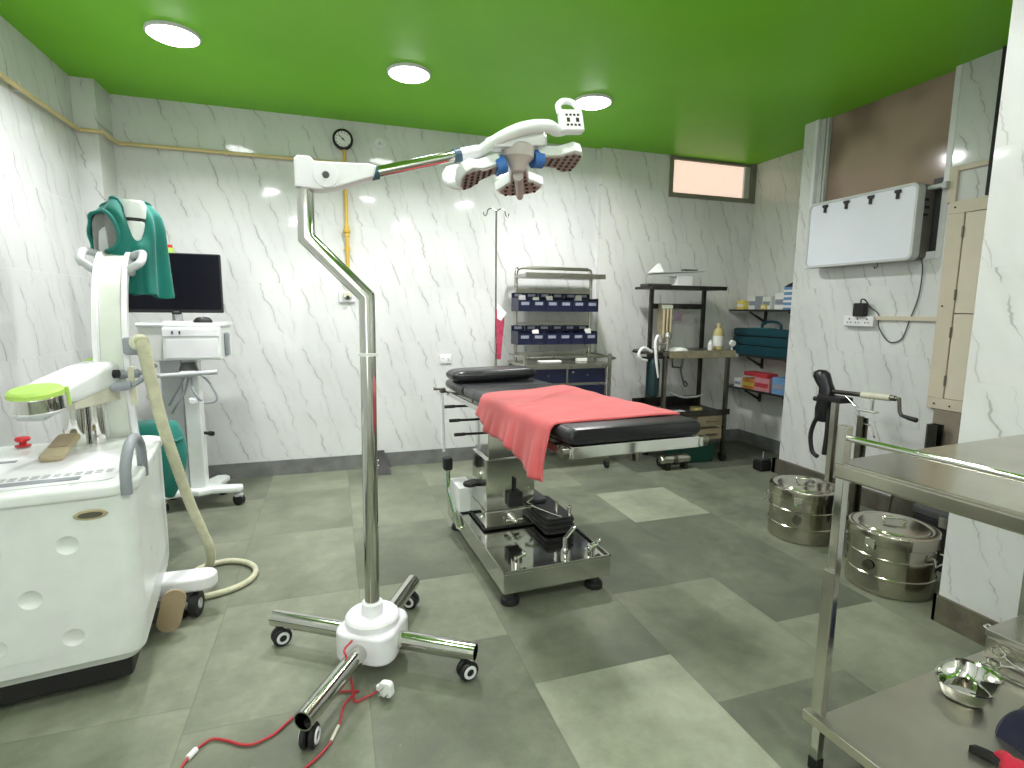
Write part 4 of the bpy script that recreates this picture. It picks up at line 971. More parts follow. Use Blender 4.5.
# column + horizontal arm with the lime cap
obj('lift_column', MB().cyl((-1.17, 3.02, .846), (-1.17, 3.02, 1.12), .050, 28).cyl((-1.09, 3.04, .846), (-1.09, 3.04, 1.12), .032, 20), M['chrome'], t)
c0 = V(-1.117, 2.585, 0); a0 = (V(-1.06, 3.06, 0) - c0).normalized(); s0 = V(a0.y, -a0.x, 0)
a0 = (a0 + V(0, 0, .15)).normalized(); n0 = s0.cross(a0)
AM = Matrix((s0, a0, n0)).transposed().to_4x4(); AM.translation = c0 + V(0, 0, 1.13)
AM = AM @ Matrix.Translation((0, 0, -1.13))      # local y along the arm
def ring(y, w, zb, zt, r=.03, dx=0):
    return [AM @ V(p[0] + dx, y, (zb + zt) / 2 + p[1]) for p in rrect(w, zt - zb, min(r, (zt - zb) * .45), 4)]
ar = obj('arm_housing', MB().loft([ring(.03, .17, 1.10, 1.172), ring(.12, .175, 1.08, 1.178), ring(.34, .165, 1.06, 1.18), ring(.50, .155, 1.05, 1.17)]), M['machine'], t)
obj('arm_underside', MB().loft([ring(.10, .14, 1.05, 1.085, .01), ring(.50, .14, .97, 1.07, .01)]), M['ivory'], t)
cp = obj('arm_cap', MB(AM).lathe([(0, 1.178), (.080, 1.176), (.090, 1.168), (.093, 1.150)], (0, 0, 0), 40), M['lime'], t)
obj('cap_band', MB(AM).lathe([(.093, 1.152), (.095, 1.148), (.095, 1.098), (.090, 1.092)], (0, 0, 0), 40), M['chrome'], t)
obj('cap_base', MB(AM).lathe([(.090, 1.094), (.087, 1.08), (0, 1.08)], (0, 0, 0), 40).box((-.01, -.02, 1.07), (.10, .06, .03), .008), M['lightgrey'], t)
obj('lime_trim', MB().loft([ring(.485, .160, 1.04, 1.176, .030), ring(.515, .160, 1.04, 1.176, .030)]), M['lime'], t)
obj('lime_edge', MB().cyl(AM @ V(.087, .035, 1.095), AM @ V(.087, .035, 1.172), .009, 12), M['lime'], t)
for (y, z, ln) in ((.40, 1.06, .13), (.47, 1.10, .15)):
    lv = obj('lock_handle', MB().tube([AM @ V(.070, y, z), AM @ V(.075 + ln * .55, y + .02, z + .003)], .021, 14).tube([AM @ V(.085 + ln * .5, y + .02, z), AM @ V(.085 + ln * .9, y + .06, z + .035)], .011, 10), M['grey'], t)
obj('lock_knob', MB().cyl(AM @ V(.078, .42, 1.12), AM @ V(.10, .42, 1.12), .020, 16), M['black'], t)
# C-arc
M['track'] = pm('pale_grey_track', (208, 214, 204), 0.4, var=0.03)
hd = V(-.207, .978, 0); sd = V(.978, .207, 0); R_ = .62; Cc = V(-1.005, 3.03, 1.175) + hd * R_
def arc(phi, rad, s): return Cc + (-hd * math.cos(math.radians(phi)) + V(0, 0, 1) * math.sin(math.radians(phi))) * rad + sd * s
def band(sec, a, b, n=48):
    return MB().loft([[arc(a + (b - a) * i / n, R_ + q, s) for (s, q) in sec] for i in range(n + 1)])
obj('c_arc', band([(-.07, -.06), (.07, -.06), (.07, -.006), (.044, -.006), (.042, -.014), (-.042, -.014), (-.044, -.006), (-.07, -.006)], -92, 84), M['machine'], t)
for s in (-1, 1):
    obj('arc_rim', band([(s * .07, -.02), (s * .07, .008), (s * .050, .008), (s * .050, -.02)], -92, 82), M['white'], t)
obj('arc_track', band([(-.042, -.0145), (.042, -.0145), (.042, -.0105), (-.042, -.0105)], -92, 80), M['track'], t)
obj('arc_end_block', band([(-.072, -.065), (.072, -.065), (.072, .006), (-.072, .006)], 82, 88, 4), M['beige'], t)
for s in (-1, 1):
    pts = [arc(56, R_ - .02, s * .062), arc(57, R_ + .005, s * .095), arc(61, R_ + .012, s * .125), arc(74, R_ + .01, s * .13), arc(79, R_ + .0, s * .105), arc(80, R_ - .02, s * .062)]
    obj('arc_handle', MB().tube(smooth_path(pts, 6), .020, 14), M['lightgrey'], t)
obj('arc_carriage', band([(-.085, -.12), (.085, -.12), (.085, .02), (.06, .02), (.06, -.03), (-.06, -.03), (-.06, .02), (-.085, .02)], -14, 3, 10), M['ivory'], t)
obj('hose_bracket', MB().box(tuple(V(-.915, 3.06, 1.31)), (.08, .09, .085), .012), M['grey'], t)
# x-ray head at the upper end of the C
hx, hy = -1.12, 3.70
obj('tube_head', MB().lathe([(0, 1.62), (.12, 1.62), (.135, 1.66), (.135, 1.90), (.11, 1.95), (.10, 1.98), (0, 1.985)], (hx, hy, 0), 36).bx(hx - .09, hx + .09, hy - .16, hy + .05, 1.66, 1.78, .02), M['lightgrey'], t)
obj('tube_cap', MB().lathe([(.064, 1.985), (.066, 1.99), (.066, 2.06), (.056, 2.082), (0, 2.088)], (hx + .075, hy - .05, 0), 32), M['machine'], t)
obj('tube_neck', MB().lathe([(.066, 1.86), (.07, 1.87), (.07, 1.955), (.066, 1.966)], (hx + .07, hy - .05, 0), 32), M['machine'], t)
obj('tube_gap', MB().lathe([(.056, 1.965), (.062, 1.967), (.062, 1.985), (.056, 1.987)], (hx + .075, hy - .05, 0)).lathe([(.06, 1.90), (.064, 1.91), (.064, 1.925), (.06, 1.93)], (hx + .075, hy - .05, 0), 32), M['black'], t)
obj('lower_detector', MB().lathe([(0, .45), (.13, .45), (.14, .47), (.14, .66), (.10, .70), (0, .70)], (arc(-92, R_, 0).x + .03, arc(-92, R_, 0).y + .06, 0), 32), M['lightgrey'], t)
# drapes: things of their own
def drape_pt(k, j, n, m):
    a = 2 * PI * k / n; q = j / m
    wrap = lambda b: math.atan2(math.sin(a - b), math.cos(a - b))
    rim = 2.085 - .20 * math.exp(-(wrap(math.radians(-52)) / .42) ** 2) - .15 * math.exp(-(wrap(math.radians(185)) / .6) ** 2) - .012 * math.sin(5 * a)
    zb = 1.555 + .02 * max(0, -math.cos(a)) + .08 * max(0, -math.cos(a - .4)) + .012 * math.sin(5 * a)
    z = rim + (zb - rim) * q
    rr = .132 + .030 * math.sin(min(1, q * 3) * PI / 2) - .02 * q
    rr += (.010 + .014 * q) * math.sin(7 * a + 2.3 * q) + .008 * math.sin(13 * a + 4 * q)
    if q < .12: rr *= .78 + .22 * (q / .12)
    cx = hx + .02 + .045 * q ** 1.5; cy = hy - .02 * q
    return V(cx + rr * 1.08 * math.cos(a), cy + rr * math.sin(a), z)
n, m = 72, 30
vs = [[drape_pt(k, j, n, m) for k in range(n)] for j in range(m + 1)]
d = MB(); d.v = [p for r in vs for p in r]
hole_a, hole_q = math.radians(-128), .38
edge = set()
for j in range(m):
    for k in range(n):
        a = 2 * PI * (k + .5) / n; q = (j + .5) / m
        da = math.atan2(math.sin(a - hole_a), math.cos(a - hole_a))
        if (da / .66) ** 2 + ((q - hole_q) / .24) ** 2 < 1: continue
        d.f.append([j * n + k, j * n + (k + 1) % n, (j + 1) * n + (k + 1) % n, (j + 1) * n + k])
t2 = thing('surgical_drape', 'teal cloth cover draped over the upper x-ray head of the C-arm', 'drape', (hx, hy, 1.5))
o = obj('drape_cloth', d, M['drape'], t2, sharp=80); solidify(o, .006, 0); subsurf(o, 1)
hem = []
for i in range(49):
    b = 2 * PI * i / 48; a = hole_a + .69 * math.cos(b); q = hole_q + .26 * math.sin(b)
    p = drape_pt(a / (2 * PI) * n, q * m, n, m); c = V(hx + .02 + .045 * q ** 1.5, hy - .02 * q, p.z); hem.append(p + (p - c) * .03)
obj('hem', MB().tube(hem, .010, 8), M['drape'], t2)
obj('lining', MB().grid(lambda u, v: (lambda p, c: c + (p - c) * .93)(drape_pt((hole_a + (u - .5) * 1.5) / (2 * PI) * n, (hole_q + (v - .5) * .56) * m, n, m), V(hx + .02, hy, drape_pt((hole_a + (u - .5) * 1.5) / (2 * PI) * n, (hole_q + (v - .5) * .56) * m, n, m).z)), 14, 10), M['drape_in'], t2)
obj('rim_hem', MB().tube([drape_pt(k, 0, n, m) for k in range(n)] + [drape_pt(0, 0, n, m)], .008, 8), M['drape'], t2)
lx_, ly_ = arc(-92, R_, 0).x + .03, arc(-92, R_, 0).y + .06
DZ = .10
rings = []
for j in range(15):
    q = j / 14; rr = .185 * math.sin(PI * (.22 + .62 * q)) ** .7
    rings.append([V(lx_ + .03 + (rr + .012 * math.sin(6 * a + 3 * q)) * math.cos(a), ly_ + (rr + .012 * math.sin(6 * a + 3 * q)) * math.sin(a), DZ + .70 - .44 * q + .02 * math.sin(4 * a) * q) for a in (2 * PI * k / 48 for k in range(48))])
t3 = thing('detector_drape', 'teal cloth cover over the lower end of the C-arm behind the white cart', 'drape', (lx_, ly_, .35))
obj('drape_cloth', MB().loft(rings), M['drape'], t3, sharp=80)
obj('tie_band', MB().tube([V(lx_ + .03 + .172 * math.cos(2 * PI * k / 40), ly_ + .172 * math.sin(2 * PI * k / 40), .70) for k in range(41)], .010, 8), M['drape'], t3)
# corrugated hose and floor loop
hz = smooth_path([(-.875, 3.00, 1.325), (-.862, 2.985, 1.335), (-.855, 2.98, 1.30), (-.845, 3.0, 1.17), (-.815, 3.02, .93), (-.775, 3.05, .70), (-.735, 3.08, .49), (-.69, 3.10, .32), (-.668, 3.12, .22), (-.675, 3.15, .13), (-.72, 3.18, .06), (-.80, 3.19, .024)], 22)
rad = []
for i, p in enumerate(hz):
    q = i / (len(hz) - 1); rad.append((.029 - .010 * q) * (1 + .07 * (i % 2)))
t = thing('corrugated_hose', 'cream corrugated hose hanging from the C-arm bracket to the floor', 'hose', (-.75, 3.05, .0))
obj('hose_tube', MB().tube(hz, rad, 16), M['hose'], t)
obj('hose_collar', MB().tube([(-.89, 3.015, 1.325), (-.868, 2.99, 1.335)], .037, 18), M['ivory'], t)
fl = smooth_path([(-.80, 3.19, .024), (-.78, 3.31, .018), (-.72, 3.36, .018), (-.62, 3.38, .018), (-.52, 3.32, .018), (-.465, 3.22, .018), (-.475, 3.11, .018), (-.54, 3.03, .018), (-.64, 2.985, .018), (-.78, 2.965, .018), (-.90, 2.98, .018)], 9)
single('hose_loop', MB().tube(fl, .016, 12), M['hose'], 'thin cream hose looped on the floor beside the x-ray cart', 'hose')
t = thing('hand_scanner', 'beige rectangular hand switch lying on the cart control top', 'hand switch', (-1.14, 2.80, .853))
HS = frame((-1.15, 2.81, .872), (.99, .10, 0), (-.10, .98, .16))
obj('switch_case', MB(HS).prism(rrect(.085, .27, .02, 5), .001, .028, .008, 2), M['beige'], t)
obj('switch_face', MB(HS).prism(rrect(.068, .15, .012, 5, 0, .04), .027, .031), M['tan'], t)

# ================================================================== monitor workstation behind
M['printer'] = pm('off_white_plastic', (212, 214, 210), 0.4, var=0.03)
t = thing('monitor_station', 'white wheeled workstation with column, drawer box and spider base by the back wall', 'workstation', (-.99, 4.48, 0))
base = [(-1.06, 4.40), (-.98, 4.36), (-.90, 4.395), (-.72, 4.385), (-.69, 4.42), (-.70, 4.47), (-.80, 4.49), (-.855, 4.52), (-.865, 4.58), (-.83, 4.72), (-.86, 4.76), (-.93, 4.76), (-1.0, 4.62), (-1.06, 4.62), (-1.20, 4.76), (-1.27, 4.74), (-1.27, 4.68), (-1.15, 4.52), (-1.27, 4.42), (-1.25, 4.36), (-1.19, 4.35)]
obj('spider_base', MB().prism(base, .11, .155, .014, 2), M['machine'], t)
for (x, y) in ((-.725, 4.43), (-.885, 4.72), (-1.235, 4.71), (-1.225, 4.39)):
    c_ = obj('castor', MB().cyl((x, y, .07), (x, y, .112), .02, 14).box((x, y, .08), (.06, .05, .025), .008), M['lightgrey'], t)
    obj('wheel', MB().cyl((x - .012, y - .012, .042), (x + .008, y + .02, .042), .042, 24), M['black'], c_)
obj('column', MB().bx(-1.05, -.945, 4.44, 4.56, .15, 1.13, .012), M['machine'], t)
obj('rear_duct', MB().bx(-1.20, -1.06, 4.48, 4.62, .15, 1.13, .012), M['lightgrey'], t)
bx_ = obj('drawer_box', MB().bx(-1.14, -.77, 4.36, 4.80, 1.12, 1.355, .014), M['machine'], t)
obj('drawer_front', MB().bx(-1.12, -.79, 4.352, 4.366, 1.135, 1.275, .006), M['white'], bx_)
obj('front_panel', MB().bx(-1.135, -.78, 4.35, 4.37, 1.29, 1.345, .005), M['white'], bx_)
obj('front_sockets', MB().box((-1.07, 4.349, 1.318), (.012, .006, .022), .002).box((-1.025, 4.349, 1.318), (.012, .006, .022), .002), M['darkgrey'], bx_)
obj('printer_bay', MB().bx(-1.30, -1.14, 4.42, 4.78, 1.11, 1.36, .012), M['printer'], t)
obj('box_lid', MB().bx(-1.31, -.75, 4.40, 4.80, 1.355, 1.385, .012), M['machine'], t)
obj('side_grip', MB().bx(-.77, -.742, 4.48, 4.56, 1.14, 1.31, .010), M['grey'], t)
obj('push_bar', MB().tube([(-1.20, 4.42, 1.01), (-1.15, 4.34, 1.015), (-.80, 4.34, 1.035)], .017, 12), M['lightgrey'], t)
obj('bar_bracket', MB().bx(-1.04, -.95, 4.34, 4.46, 1.0, 1.045, .006), M['lightgrey'], t)
obj('cable_socket', MB().lathe([(0, -.05), (.055, -.05), (.06, -.02), (.045, .03), (0, .03)], (-1.0, 4.42, 1.07), 24), M['darkgrey'], t)
for pts in ([(-.99, 4.40, 1.05), (-1.02, 4.36, .90), (-1.08, 4.36, .80), (-1.12, 4.40, .74)], [(-.98, 4.40, 1.05), (-.97, 4.34, .93), (-.93, 4.33, .85), (-.92, 4.36, .83)], [(-.95, 4.40, 1.04), (-.86, 4.35, .96), (-.815, 4.34, .86), (-.83, 4.34, .82), (-.90, 4.35, .81)], [(-1.0, 4.40, 1.05), (-1.06, 4.36, .92), (-1.13, 4.38, .80)]):
    obj('cable', MB().tube(smooth_path(pts, 7), .008, 8), M['grey'], t)
obj('plug', MB().box((-.965, 4.35, .83), (.06, .05, .045), .010).cyl((-.965, 4.33, .83), (-.965, 4.315, .83), .018, 14), M['white'], t)
obj('brake_knob', MB().cyl((-.945, 4.50, .56), (-.90, 4.47, .56), .012, 12).cyl((-.905, 4.475, .56), (-.88, 4.455, .56), .018, 14), M['black'], t)
# monitor
t = thing('monitor', 'black flat screen monitor on top of the white workstation', 'monitor', (-1.05, 4.50, 1.385))
FM = frame((-1.06, 4.46, 1.665), (1, .02, 0), (.0, 0.0, 1))
obj('monitor_case', MB(FM).prism(rrect(.60, .42, .008, 3), -.035, .0, .003, 1), M['black'], t)
obj('screen', MB(FM).prism(rrect(.582, .387, .004, 2, 0, .008), -.002, .0015), M['screen'], t)
obj('chin_mark', MB(FM).box((0, -.204, .001), (.03, .007, .002)), M['grey'], t)
obj('chin_tab', MB(FM).box((0, -.213, -.004), (.06, .016, .018), .004), M['black'], t)
obj('monitor_stand', MB().bx(-1.075, -1.035, 4.49, 4.52, 1.39, 1.60, .006).bx(-1.15, -.96, 4.45, 4.62, 1.385, 1.397, .004), M['white'], t)
t = thing('mouse', 'black computer mouse on the workstation top below the monitor', 'mouse', (-.90, 4.45, 1.385))
rg = []
for i in range(9):
    a = PI / 2 * i / 8; rg.append([V(-.895 + .062 * math.cos(a) ** .6 * math.cos(b), 4.46 + .045 * math.cos(a) ** .6 * math.sin(b), 1.3855 + .040 * math.sin(a)) for b in (2 * PI * k / 28 for k in range(28))])
obj('mouse_shell', MB().loft(rg), M['black'], t)
obj('scroll_wheel', MB().cyl((-.90, 4.435, 1.418), (-.89, 4.435, 1.418), .008, 10), M['grey'], t)
t = thing('warning_beacon', 'small lime and red signal lamp showing just above the monitor', 'beacon', (-1.125, 4.66, 1.385))
obj('beacon_base', MB().cyl((-1.125, 4.66, 1.385), (-1.125, 4.66, 1.395), .035, 18), M['lightgrey'], t)
obj('beacon_post', MB().cyl((-1.125, 4.66, 1.39), (-1.125, 4.66, 1.88), .012, 12), M['lightgrey'], t)
obj('lime_lens', MB().lathe([(0, 1.88), (.03, 1.88), (.032, 1.89), (.032, 1.925), (0, 1.925)], (-1.125, 4.66, 0), 20), M['lime'], t)
obj('red_lens', MB().lathe([(0, 1.926), (.022, 1.926), (.024, 1.93), (.022, 1.948), (0, 1.95)], (-1.125, 4.66, 0), 20), M['red'], t)

# ================================================================== crash trolley at the back wall
t = thing('supply_trolley', 'steel supply trolley with two rows of navy bins above and navy drawers below', 'trolley', (2.04, 4.75, 0))
M['cart'] = steel('satin_trolley_steel', (176, 174, 164), .28, .12)
fr = [(1.68, 4.99, .12), (1.68, 4.99, 1.84), (1.69, 4.99, 1.885), (1.73, 4.99, 1.90), (2.42, 4.99, 1.90), (2.46, 4.99, 1.885), (2.47, 4.99, 1.84), (2.47, 4.99, .12)]
obj('upright_frame', MB().tube(fr, .017, 14), M['cart'], t)
obj('upper_shelf', MB().bx(1.66, 2.46, 4.66, 4.99, 1.795, 1.825, .004).bx(1.66, 2.46, 4.655, 4.67, 1.79, 1.835, .003), M['cart'], t)
obj('back_rail', MB().bx(1.68, 2.47, 4.975, 4.99, 1.64, 1.70, .003).bx(1.68, 2.47, 4.985, 4.995, 1.36, 1.38).bx(1.68, 2.47, 4.985, 4.995, 1.06, 1.09), M['cart'], t)
for r, zb in enumerate((1.485, 1.175)):
    for k in range(6):
        x0 = 1.628 + k * .137; x1 = x0 + .133
        b = MB(); th = .004
        b.bx(x0, x1, 4.765, 4.97, zb, zb + th).bx(x0, x0 + th, 4.765, 4.97, zb, zb + .125).bx(x1 - th, x1, 4.765, 4.97, zb, zb + .125)
        b.bx(x0, x1, 4.761, 4.767, zb, zb + .105, .002).bx(x0, x1, 4.965, 4.97, zb, zb + .175)
        bo = obj('bin', b, M['blue_bin'], t)
        obj('bin_label', MB().bx(x0 + .028, x1 - .028, 4.7585, 4.762, zb + .058, zb + .086, .001), M['label'], bo)
        obj('card_window', MB().bx(x0 + .03, x1 - .03, 4.9625, 4.966, zb + .14, zb + .165), M['label' if (k + r) % 3 else 'grey'], bo)
for r, ks_ in ((0, ((0, .05), (1, .02), (2, .045), (4, .07))), (1, ((1, .03), (5, .06)))):
    for i, (k, h) in enumerate(ks_):
        x = 1.69 + k * .137 + (.03 if i == 3 else 0); z = (1.485, 1.175)[r] + .005
        p = MB().loft([[V(x - .035, 4.83, z), V(x + .035, 4.83, z), V(x + .035, 4.88, z), V(x - .035, 4.88, z)], [V(x - .04, 4.82, z + .09), V(x + .035, 4.83, z + .085), V(x + .04, 4.89, z + .10), V(x - .03, 4.885, z + .09)], [V(x - .03, 4.835, z + .11 + h * .4), V(x + .03, 4.835, z + .12 + h * .4), V(x + .02, 4.865, z + .12 + h * .5), V(x - .02, 4.865, z + .115 + h * .5)]])
        single('supply_packet', p, M['paper'] if i % 2 == 0 else M['whitebox'], ('white packet sticking up from the upper row of navy bins' if r == 0 else 'white packet sticking up from the lower row of navy bins'), 'packet', 'packets in the navy bins' if r == 0 else 'packets in the lower navy bins')
obj('table_top', MB().bx(1.60, 2.47, 4.50, 5.0, .985, 1.015, .005), M['cart'], t)
for (x, y) in ((1.615, 4.515), (2.455, 4.515), (2.455, 4.96), (1.615, 4.96)):
    obj('corner_post', MB().bx(x - .014, x + .014, y - .014, y + .014, .10, 1.10 if y < 4.9 else 1.0, .003), M['cart'], t)
    c_ = obj('castor', MB().cyl((x, y, .075), (x, y, .10), .012, 12).box((x, y, .07), (.045, .05, .02), .006), M['worn'], t)
    obj('wheel', MB().cyl((x - .012, y, .038), (x + .012, y, .038), .038, 22), M['black'], c_)
obj('guard_rail', MB().cyl((1.615, 4.515, 1.075), (2.455, 4.515, 1.075), .009, 12).cyl((2.455, 4.515, 1.075), (2.455, 4.97, 1.075), .009, 12).cyl((1.615, 4.515, 1.075), (1.615, 4.97, 1.075), .009, 12), M['cart'], t)
obj('push_handle', MB().tube(smooth_path([(2.47, 4.56, 1.035), (2.52, 4.57, 1.045), (2.56, 4.60, 1.05), (2.565, 4.72, 1.05), (2.55, 4.82, 1.045), (2.47, 4.86, 1.035)], 6), .009, 10), M['cart'], t)
obj('carcass', MB().bx(1.63, 2.44, 4.535, 4.98, .50, .985, .003), M['cart'], t)
for i, (xa, xb) in enumerate(((1.655, 2.02), (2.045, 2.415))):
    for k in range(3):
        zt = .965 - .155 * k
        dr = obj('drawer', MB().bx(xa, xb, 4.52, 4.54, zt - .13, zt, .004), M['blue_bin'], t)
        obj('drawer_knob', MB().cyl(((xa + xb) / 2, 4.52, zt - .06), ((xa + xb) / 2, 4.505, zt - .06), .010, 12), M['darkgrey'], dr)
        obj('drawer_lock', MB().cyl((xa + .04, 4.52, zt - .03), (xa + .04, 4.515, zt - .03), .008, 10), M['lightgrey'], dr)
single('white_box', MB().prism(rrect(.10, .06, .006, 2, 2.25, 4.70), 1.016, 1.055, .003, 1), M['whitebox'], 'small white box on the right of the supply trolley table top', 'box')
single('paper_strip', MB().prism(rrect(.22, .07, .004, 2, 1.93, 4.72), 1.0155, 1.027, .002, 1), M['paper'], 'flat white packet in the middle of the supply trolley table top', 'packet')

# drip stand with packet
t = thing('drip_stand', 'thin steel drip stand with two-armed hook top behind the operating table', 'drip stand', (1.372, 4.63, 0))
obj('pole', MB().cyl((1.372, 4.63, .05), (1.372, 4.63, 2.34), .0075, 10), M['worn'], t)
obj('lower_tube', MB().cyl((1.372, 4.63, .05), (1.372, 4.63, 1.20), .012, 12), M['steel'], t)
for s in (-1, 1):
    obj('hook', MB().tube(smooth_path([(1.372, 4.63, 2.335), (1.372 + s * .04, 4.63, 2.362), (1.372 + s * .075, 4.63, 2.345), (1.372 + s * .085, 4.63, 2.31), (1.372 + s * .105, 4.63, 2.295), (1.372 + s * .115, 4.63, 2.325)], 6), .005, 8), M['worn'], t)
for a in (15, 135, 255):
    d_ = V(math.cos(math.radians(a)), math.sin(math.radians(a)), 0)
    obj('leg', MB().tube([V(1.372, 4.63, .10), V(1.372, 4.63, .03) + d_ * .17, V(1.372, 4.63, .0) + d_ * .19], .010, 10), M['worn'], t)
t = thing('hanging_packet', 'narrow pink and white packet hanging on the drip stand', 'packet', (1.40, 4.61, 1.05))
rings = []
for (z, w, dd, sh_) in ((1.50, .035, .012, -.005), (1.46, .05, .02, .0), (1.38, .045, .022, .002), (1.26, .035, .02, -.002), (1.14, .028, .016, -.006), (1.06, .022, .012, -.008)):
    rings.append([V(1.405 + sh_ + p[0], 4.608 + p[1], z) for p in rrect(w * 1.6, dd * 1.3, dd * .5, 4)])
obj('packet_sleeve', MB().loft(rings), M['bag'], t)
obj('white_flap', MB().loft([[V(1.375, 4.592, 1.42), V(1.41, 4.590, 1.40), V(1.41, 4.593, 1.40), V(1.375, 4.595, 1.42)], [V(1.375, 4.59, 1.50), V(1.46, 4.588, 1.47), V(1.46, 4.591, 1.47), V(1.375, 4.593, 1.50)], [V(1.38, 4.60, 1.545), V(1.385, 4.60, 1.545), V(1.385, 4.603, 1.545), V(1.38, 4.603, 1.545)]]), M['paper'], t)

# ================================================================== anaesthesia trolley
M['edge'] = pm('grimy_table_edge', (134, 126, 102), 0.5, var=.25, scale=14)
M['drawerbeige'] = pm('dull_beige_drawer', (136, 126, 100), 0.5, var=.12)
t = thing('anaesthesia_trolley', 'worn steel anaesthesia trolley with shelves, meter block and hanging hoses in the corner', 'trolley', (3.30, 4.6, 0))
for (x, y, zt) in ((3.07, 4.82, 1.73), (3.70, 4.82, 1.73), (2.98, 4.40, 1.13), (3.70, 4.40, 1.13)):
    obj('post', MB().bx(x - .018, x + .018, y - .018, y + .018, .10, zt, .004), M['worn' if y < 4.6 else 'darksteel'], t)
    c_ = obj('castor', MB().cyl((x, y, .07), (x, y, .105), .014, 12).box((x, y, .08), (.05, .06, .025), .006), M['worn'], t)
    obj('wheel', MB().cyl((x - .015, y, .048), (x + .015, y, .048), .048, 24), M['black'], c_)
obj('top_shelf', MB().bx(2.95, 3.82, 4.62, 4.95, 1.715, 1.74, .006).bx(2.95, 3.82, 4.615, 4.63, 1.71, 1.75, .003), M['darksteel'], t)
obj('cross_bar', MB().bx(3.07, 3.70, 4.79, 4.82, 1.52, 1.575, .004).cyl((3.45, 4.78, 1.53), (3.52, 4.78, 1.56), .015, 10), M['darksteel'], t)
obj('work_table', MB().bx(2.93, 3.76, 4.36, 4.90, 1.075, 1.115, .006), M['worn'], t)
obj('table_edge', MB().bx(3.0, 3.75, 4.35, 4.365, 1.055, 1.125, .004), M['edge'], t)
obj('side_wing', MB().bx(2.74, 2.93, 4.40, 4.60, 1.10, 1.125, .004), M['worn'], t)
obj('lower_tray', MB().bx(2.93, 3.71, 4.34, 4.88, .49, .51, .004).bx(2.93, 3.71, 4.335, 4.35, .49, .545, .003).bx(2.93, 3.71, 4.87, 4.885, .49, .60).bx(2.93, 2.945, 4.34, 4.88, .49, .56), M['darksteel'], t)
for k in range(2):
    dr = obj('drawer', MB().bx(3.35, 3.64, 4.35, 4.70, .375 - .13 * k, .485 - .13 * k, .006), M['drawerbeige'], t)
    obj('drawer_pull', MB().bx(3.45, 3.58, 4.338, 4.352, .42 - .13 * k, .435 - .13 * k, .003), M['worn'], dr)
obj('meter_block', MB().bx(3.12, 3.24, 4.70, 4.78, 1.18, 1.57, .008), M['edge'], t)
mt = MB()
for k in range(3): mt.cyl((3.14 + .04 * k, 4.69, 1.23), (3.14 + .04 * k, 4.69, 1.52), .013, 12)
obj('flow_tubes', mt, M['beige'], t)
obj('meter_label', MB().bx(3.12, 3.24, 4.692, 4.70, 1.525, 1.56), M['whitebox'], t)
obj('hanging_tag', MB().bx(3.31, 3.40, 4.76, 4.766, 1.40, 1.50, .002).cyl((3.355, 4.765, 1.50), (3.355, 4.785, 1.53), .004, 8), pm('printed_tag', (150, 130, 146), .6, var=.3, scale=60), t)
obj('pressure_dial', MB(frame((3.74, 4.40, 1.19), (1, 0, 0), (0, 0, 1))).lathe([(0, .02), (.028, .02), (.031, .014), (.031, -.01), (0, -.01)], (0, 0, 0), 24), M['whitebox'], t)
obj('dial_stem', MB().cyl((3.74, 4.40, 1.11), (3.74, 4.40, 1.17), .009, 10).bx(3.72, 3.80, 4.37, 4.42, 1.05, 1.09, .008), M['lightgrey'], t)
obj('valve_cluster', MB().cyl((2.95, 4.46, 1.10), (2.95, 4.46, 1.28), .022, 14).cyl((3.02, 4.44, 1.11), (3.02, 4.44, 1.25), .018, 14).cyl((2.90, 4.44, 1.19), (3.06, 4.44, 1.19), .012, 10).lathe([(0, 1.25), (.035, 1.25), (.038, 1.27), (.03, 1.30), (0, 1.31)], (3.02, 4.44, 0), 18), M['steel'], t)
obj('yoke_bar', MB().bx(2.74, 3.10, 4.40, 4.43, 1.05, 1.075, .004).cyl((2.86, 4.42, 1.03), (2.86, 4.42, 1.10), .02, 14), M['darksteel'], t)
for i, pts in enumerate(([(2.92, 4.40, 1.22), (2.87, 4.37, 1.27), (2.84, 4.36, 1.20), (2.86, 4.36, 1.02), (2.885, 4.37, .88)], [(2.83, 4.40, 1.12), (2.73, 4.38, 1.16), (2.68, 4.38, 1.11), (2.70, 4.38, 1.06), (2.78, 4.40, 1.04)])):
    obj('breathing_hose', MB().tube(smooth_path(pts, 8), .013, 10), M['paper'], t)
obj('hanging_hose', MB().tube(smooth_path([(3.14, 4.36, 1.05), (3.12, 4.345, .95), (3.16, 4.345, .82), (3.18, 4.345, .79), (3.20, 4.345, .81), (3.17, 4.345, .84)], 8), .009, 8), M['darkgrey'], t)
obj('hanging_hose', MB().tube(smooth_path([(3.10, 4.50, .72), (3.25, 4.5, .66), (3.42, 4.52, .65), (3.55, 4.55, .66)], 6), .010, 8), M['lightgrey'], t)
obj('front_hooks', MB().tube([(3.02, 4.345, 1.06), (3.02, 4.335, .98), (3.12, 4.335, .97), (3.14, 4.345, 1.05)], .008, 8), M['darksteel'], t)
# gas cylinder hanging on its left
t = thing('gas_cylinder', 'slim dark teal gas cylinder hanging on the left side of the anaesthesia trolley', 'cylinder', (2.865, 4.42, .68))
obj('cylinder_body', MB().lathe([(0, .675), (.035, .68), (.058, .705), (.062, .74), (.062, 1.0), (.05, 1.045), (.025, 1.065), (.018, 1.075)], (2.865, 4.42, 0), 28), M['cylgreen'], t)
obj('cylinder_valve', MB().cyl((2.865, 4.42, 1.07), (2.865, 4.42, 1.10), .016, 14), M['worn'], t)
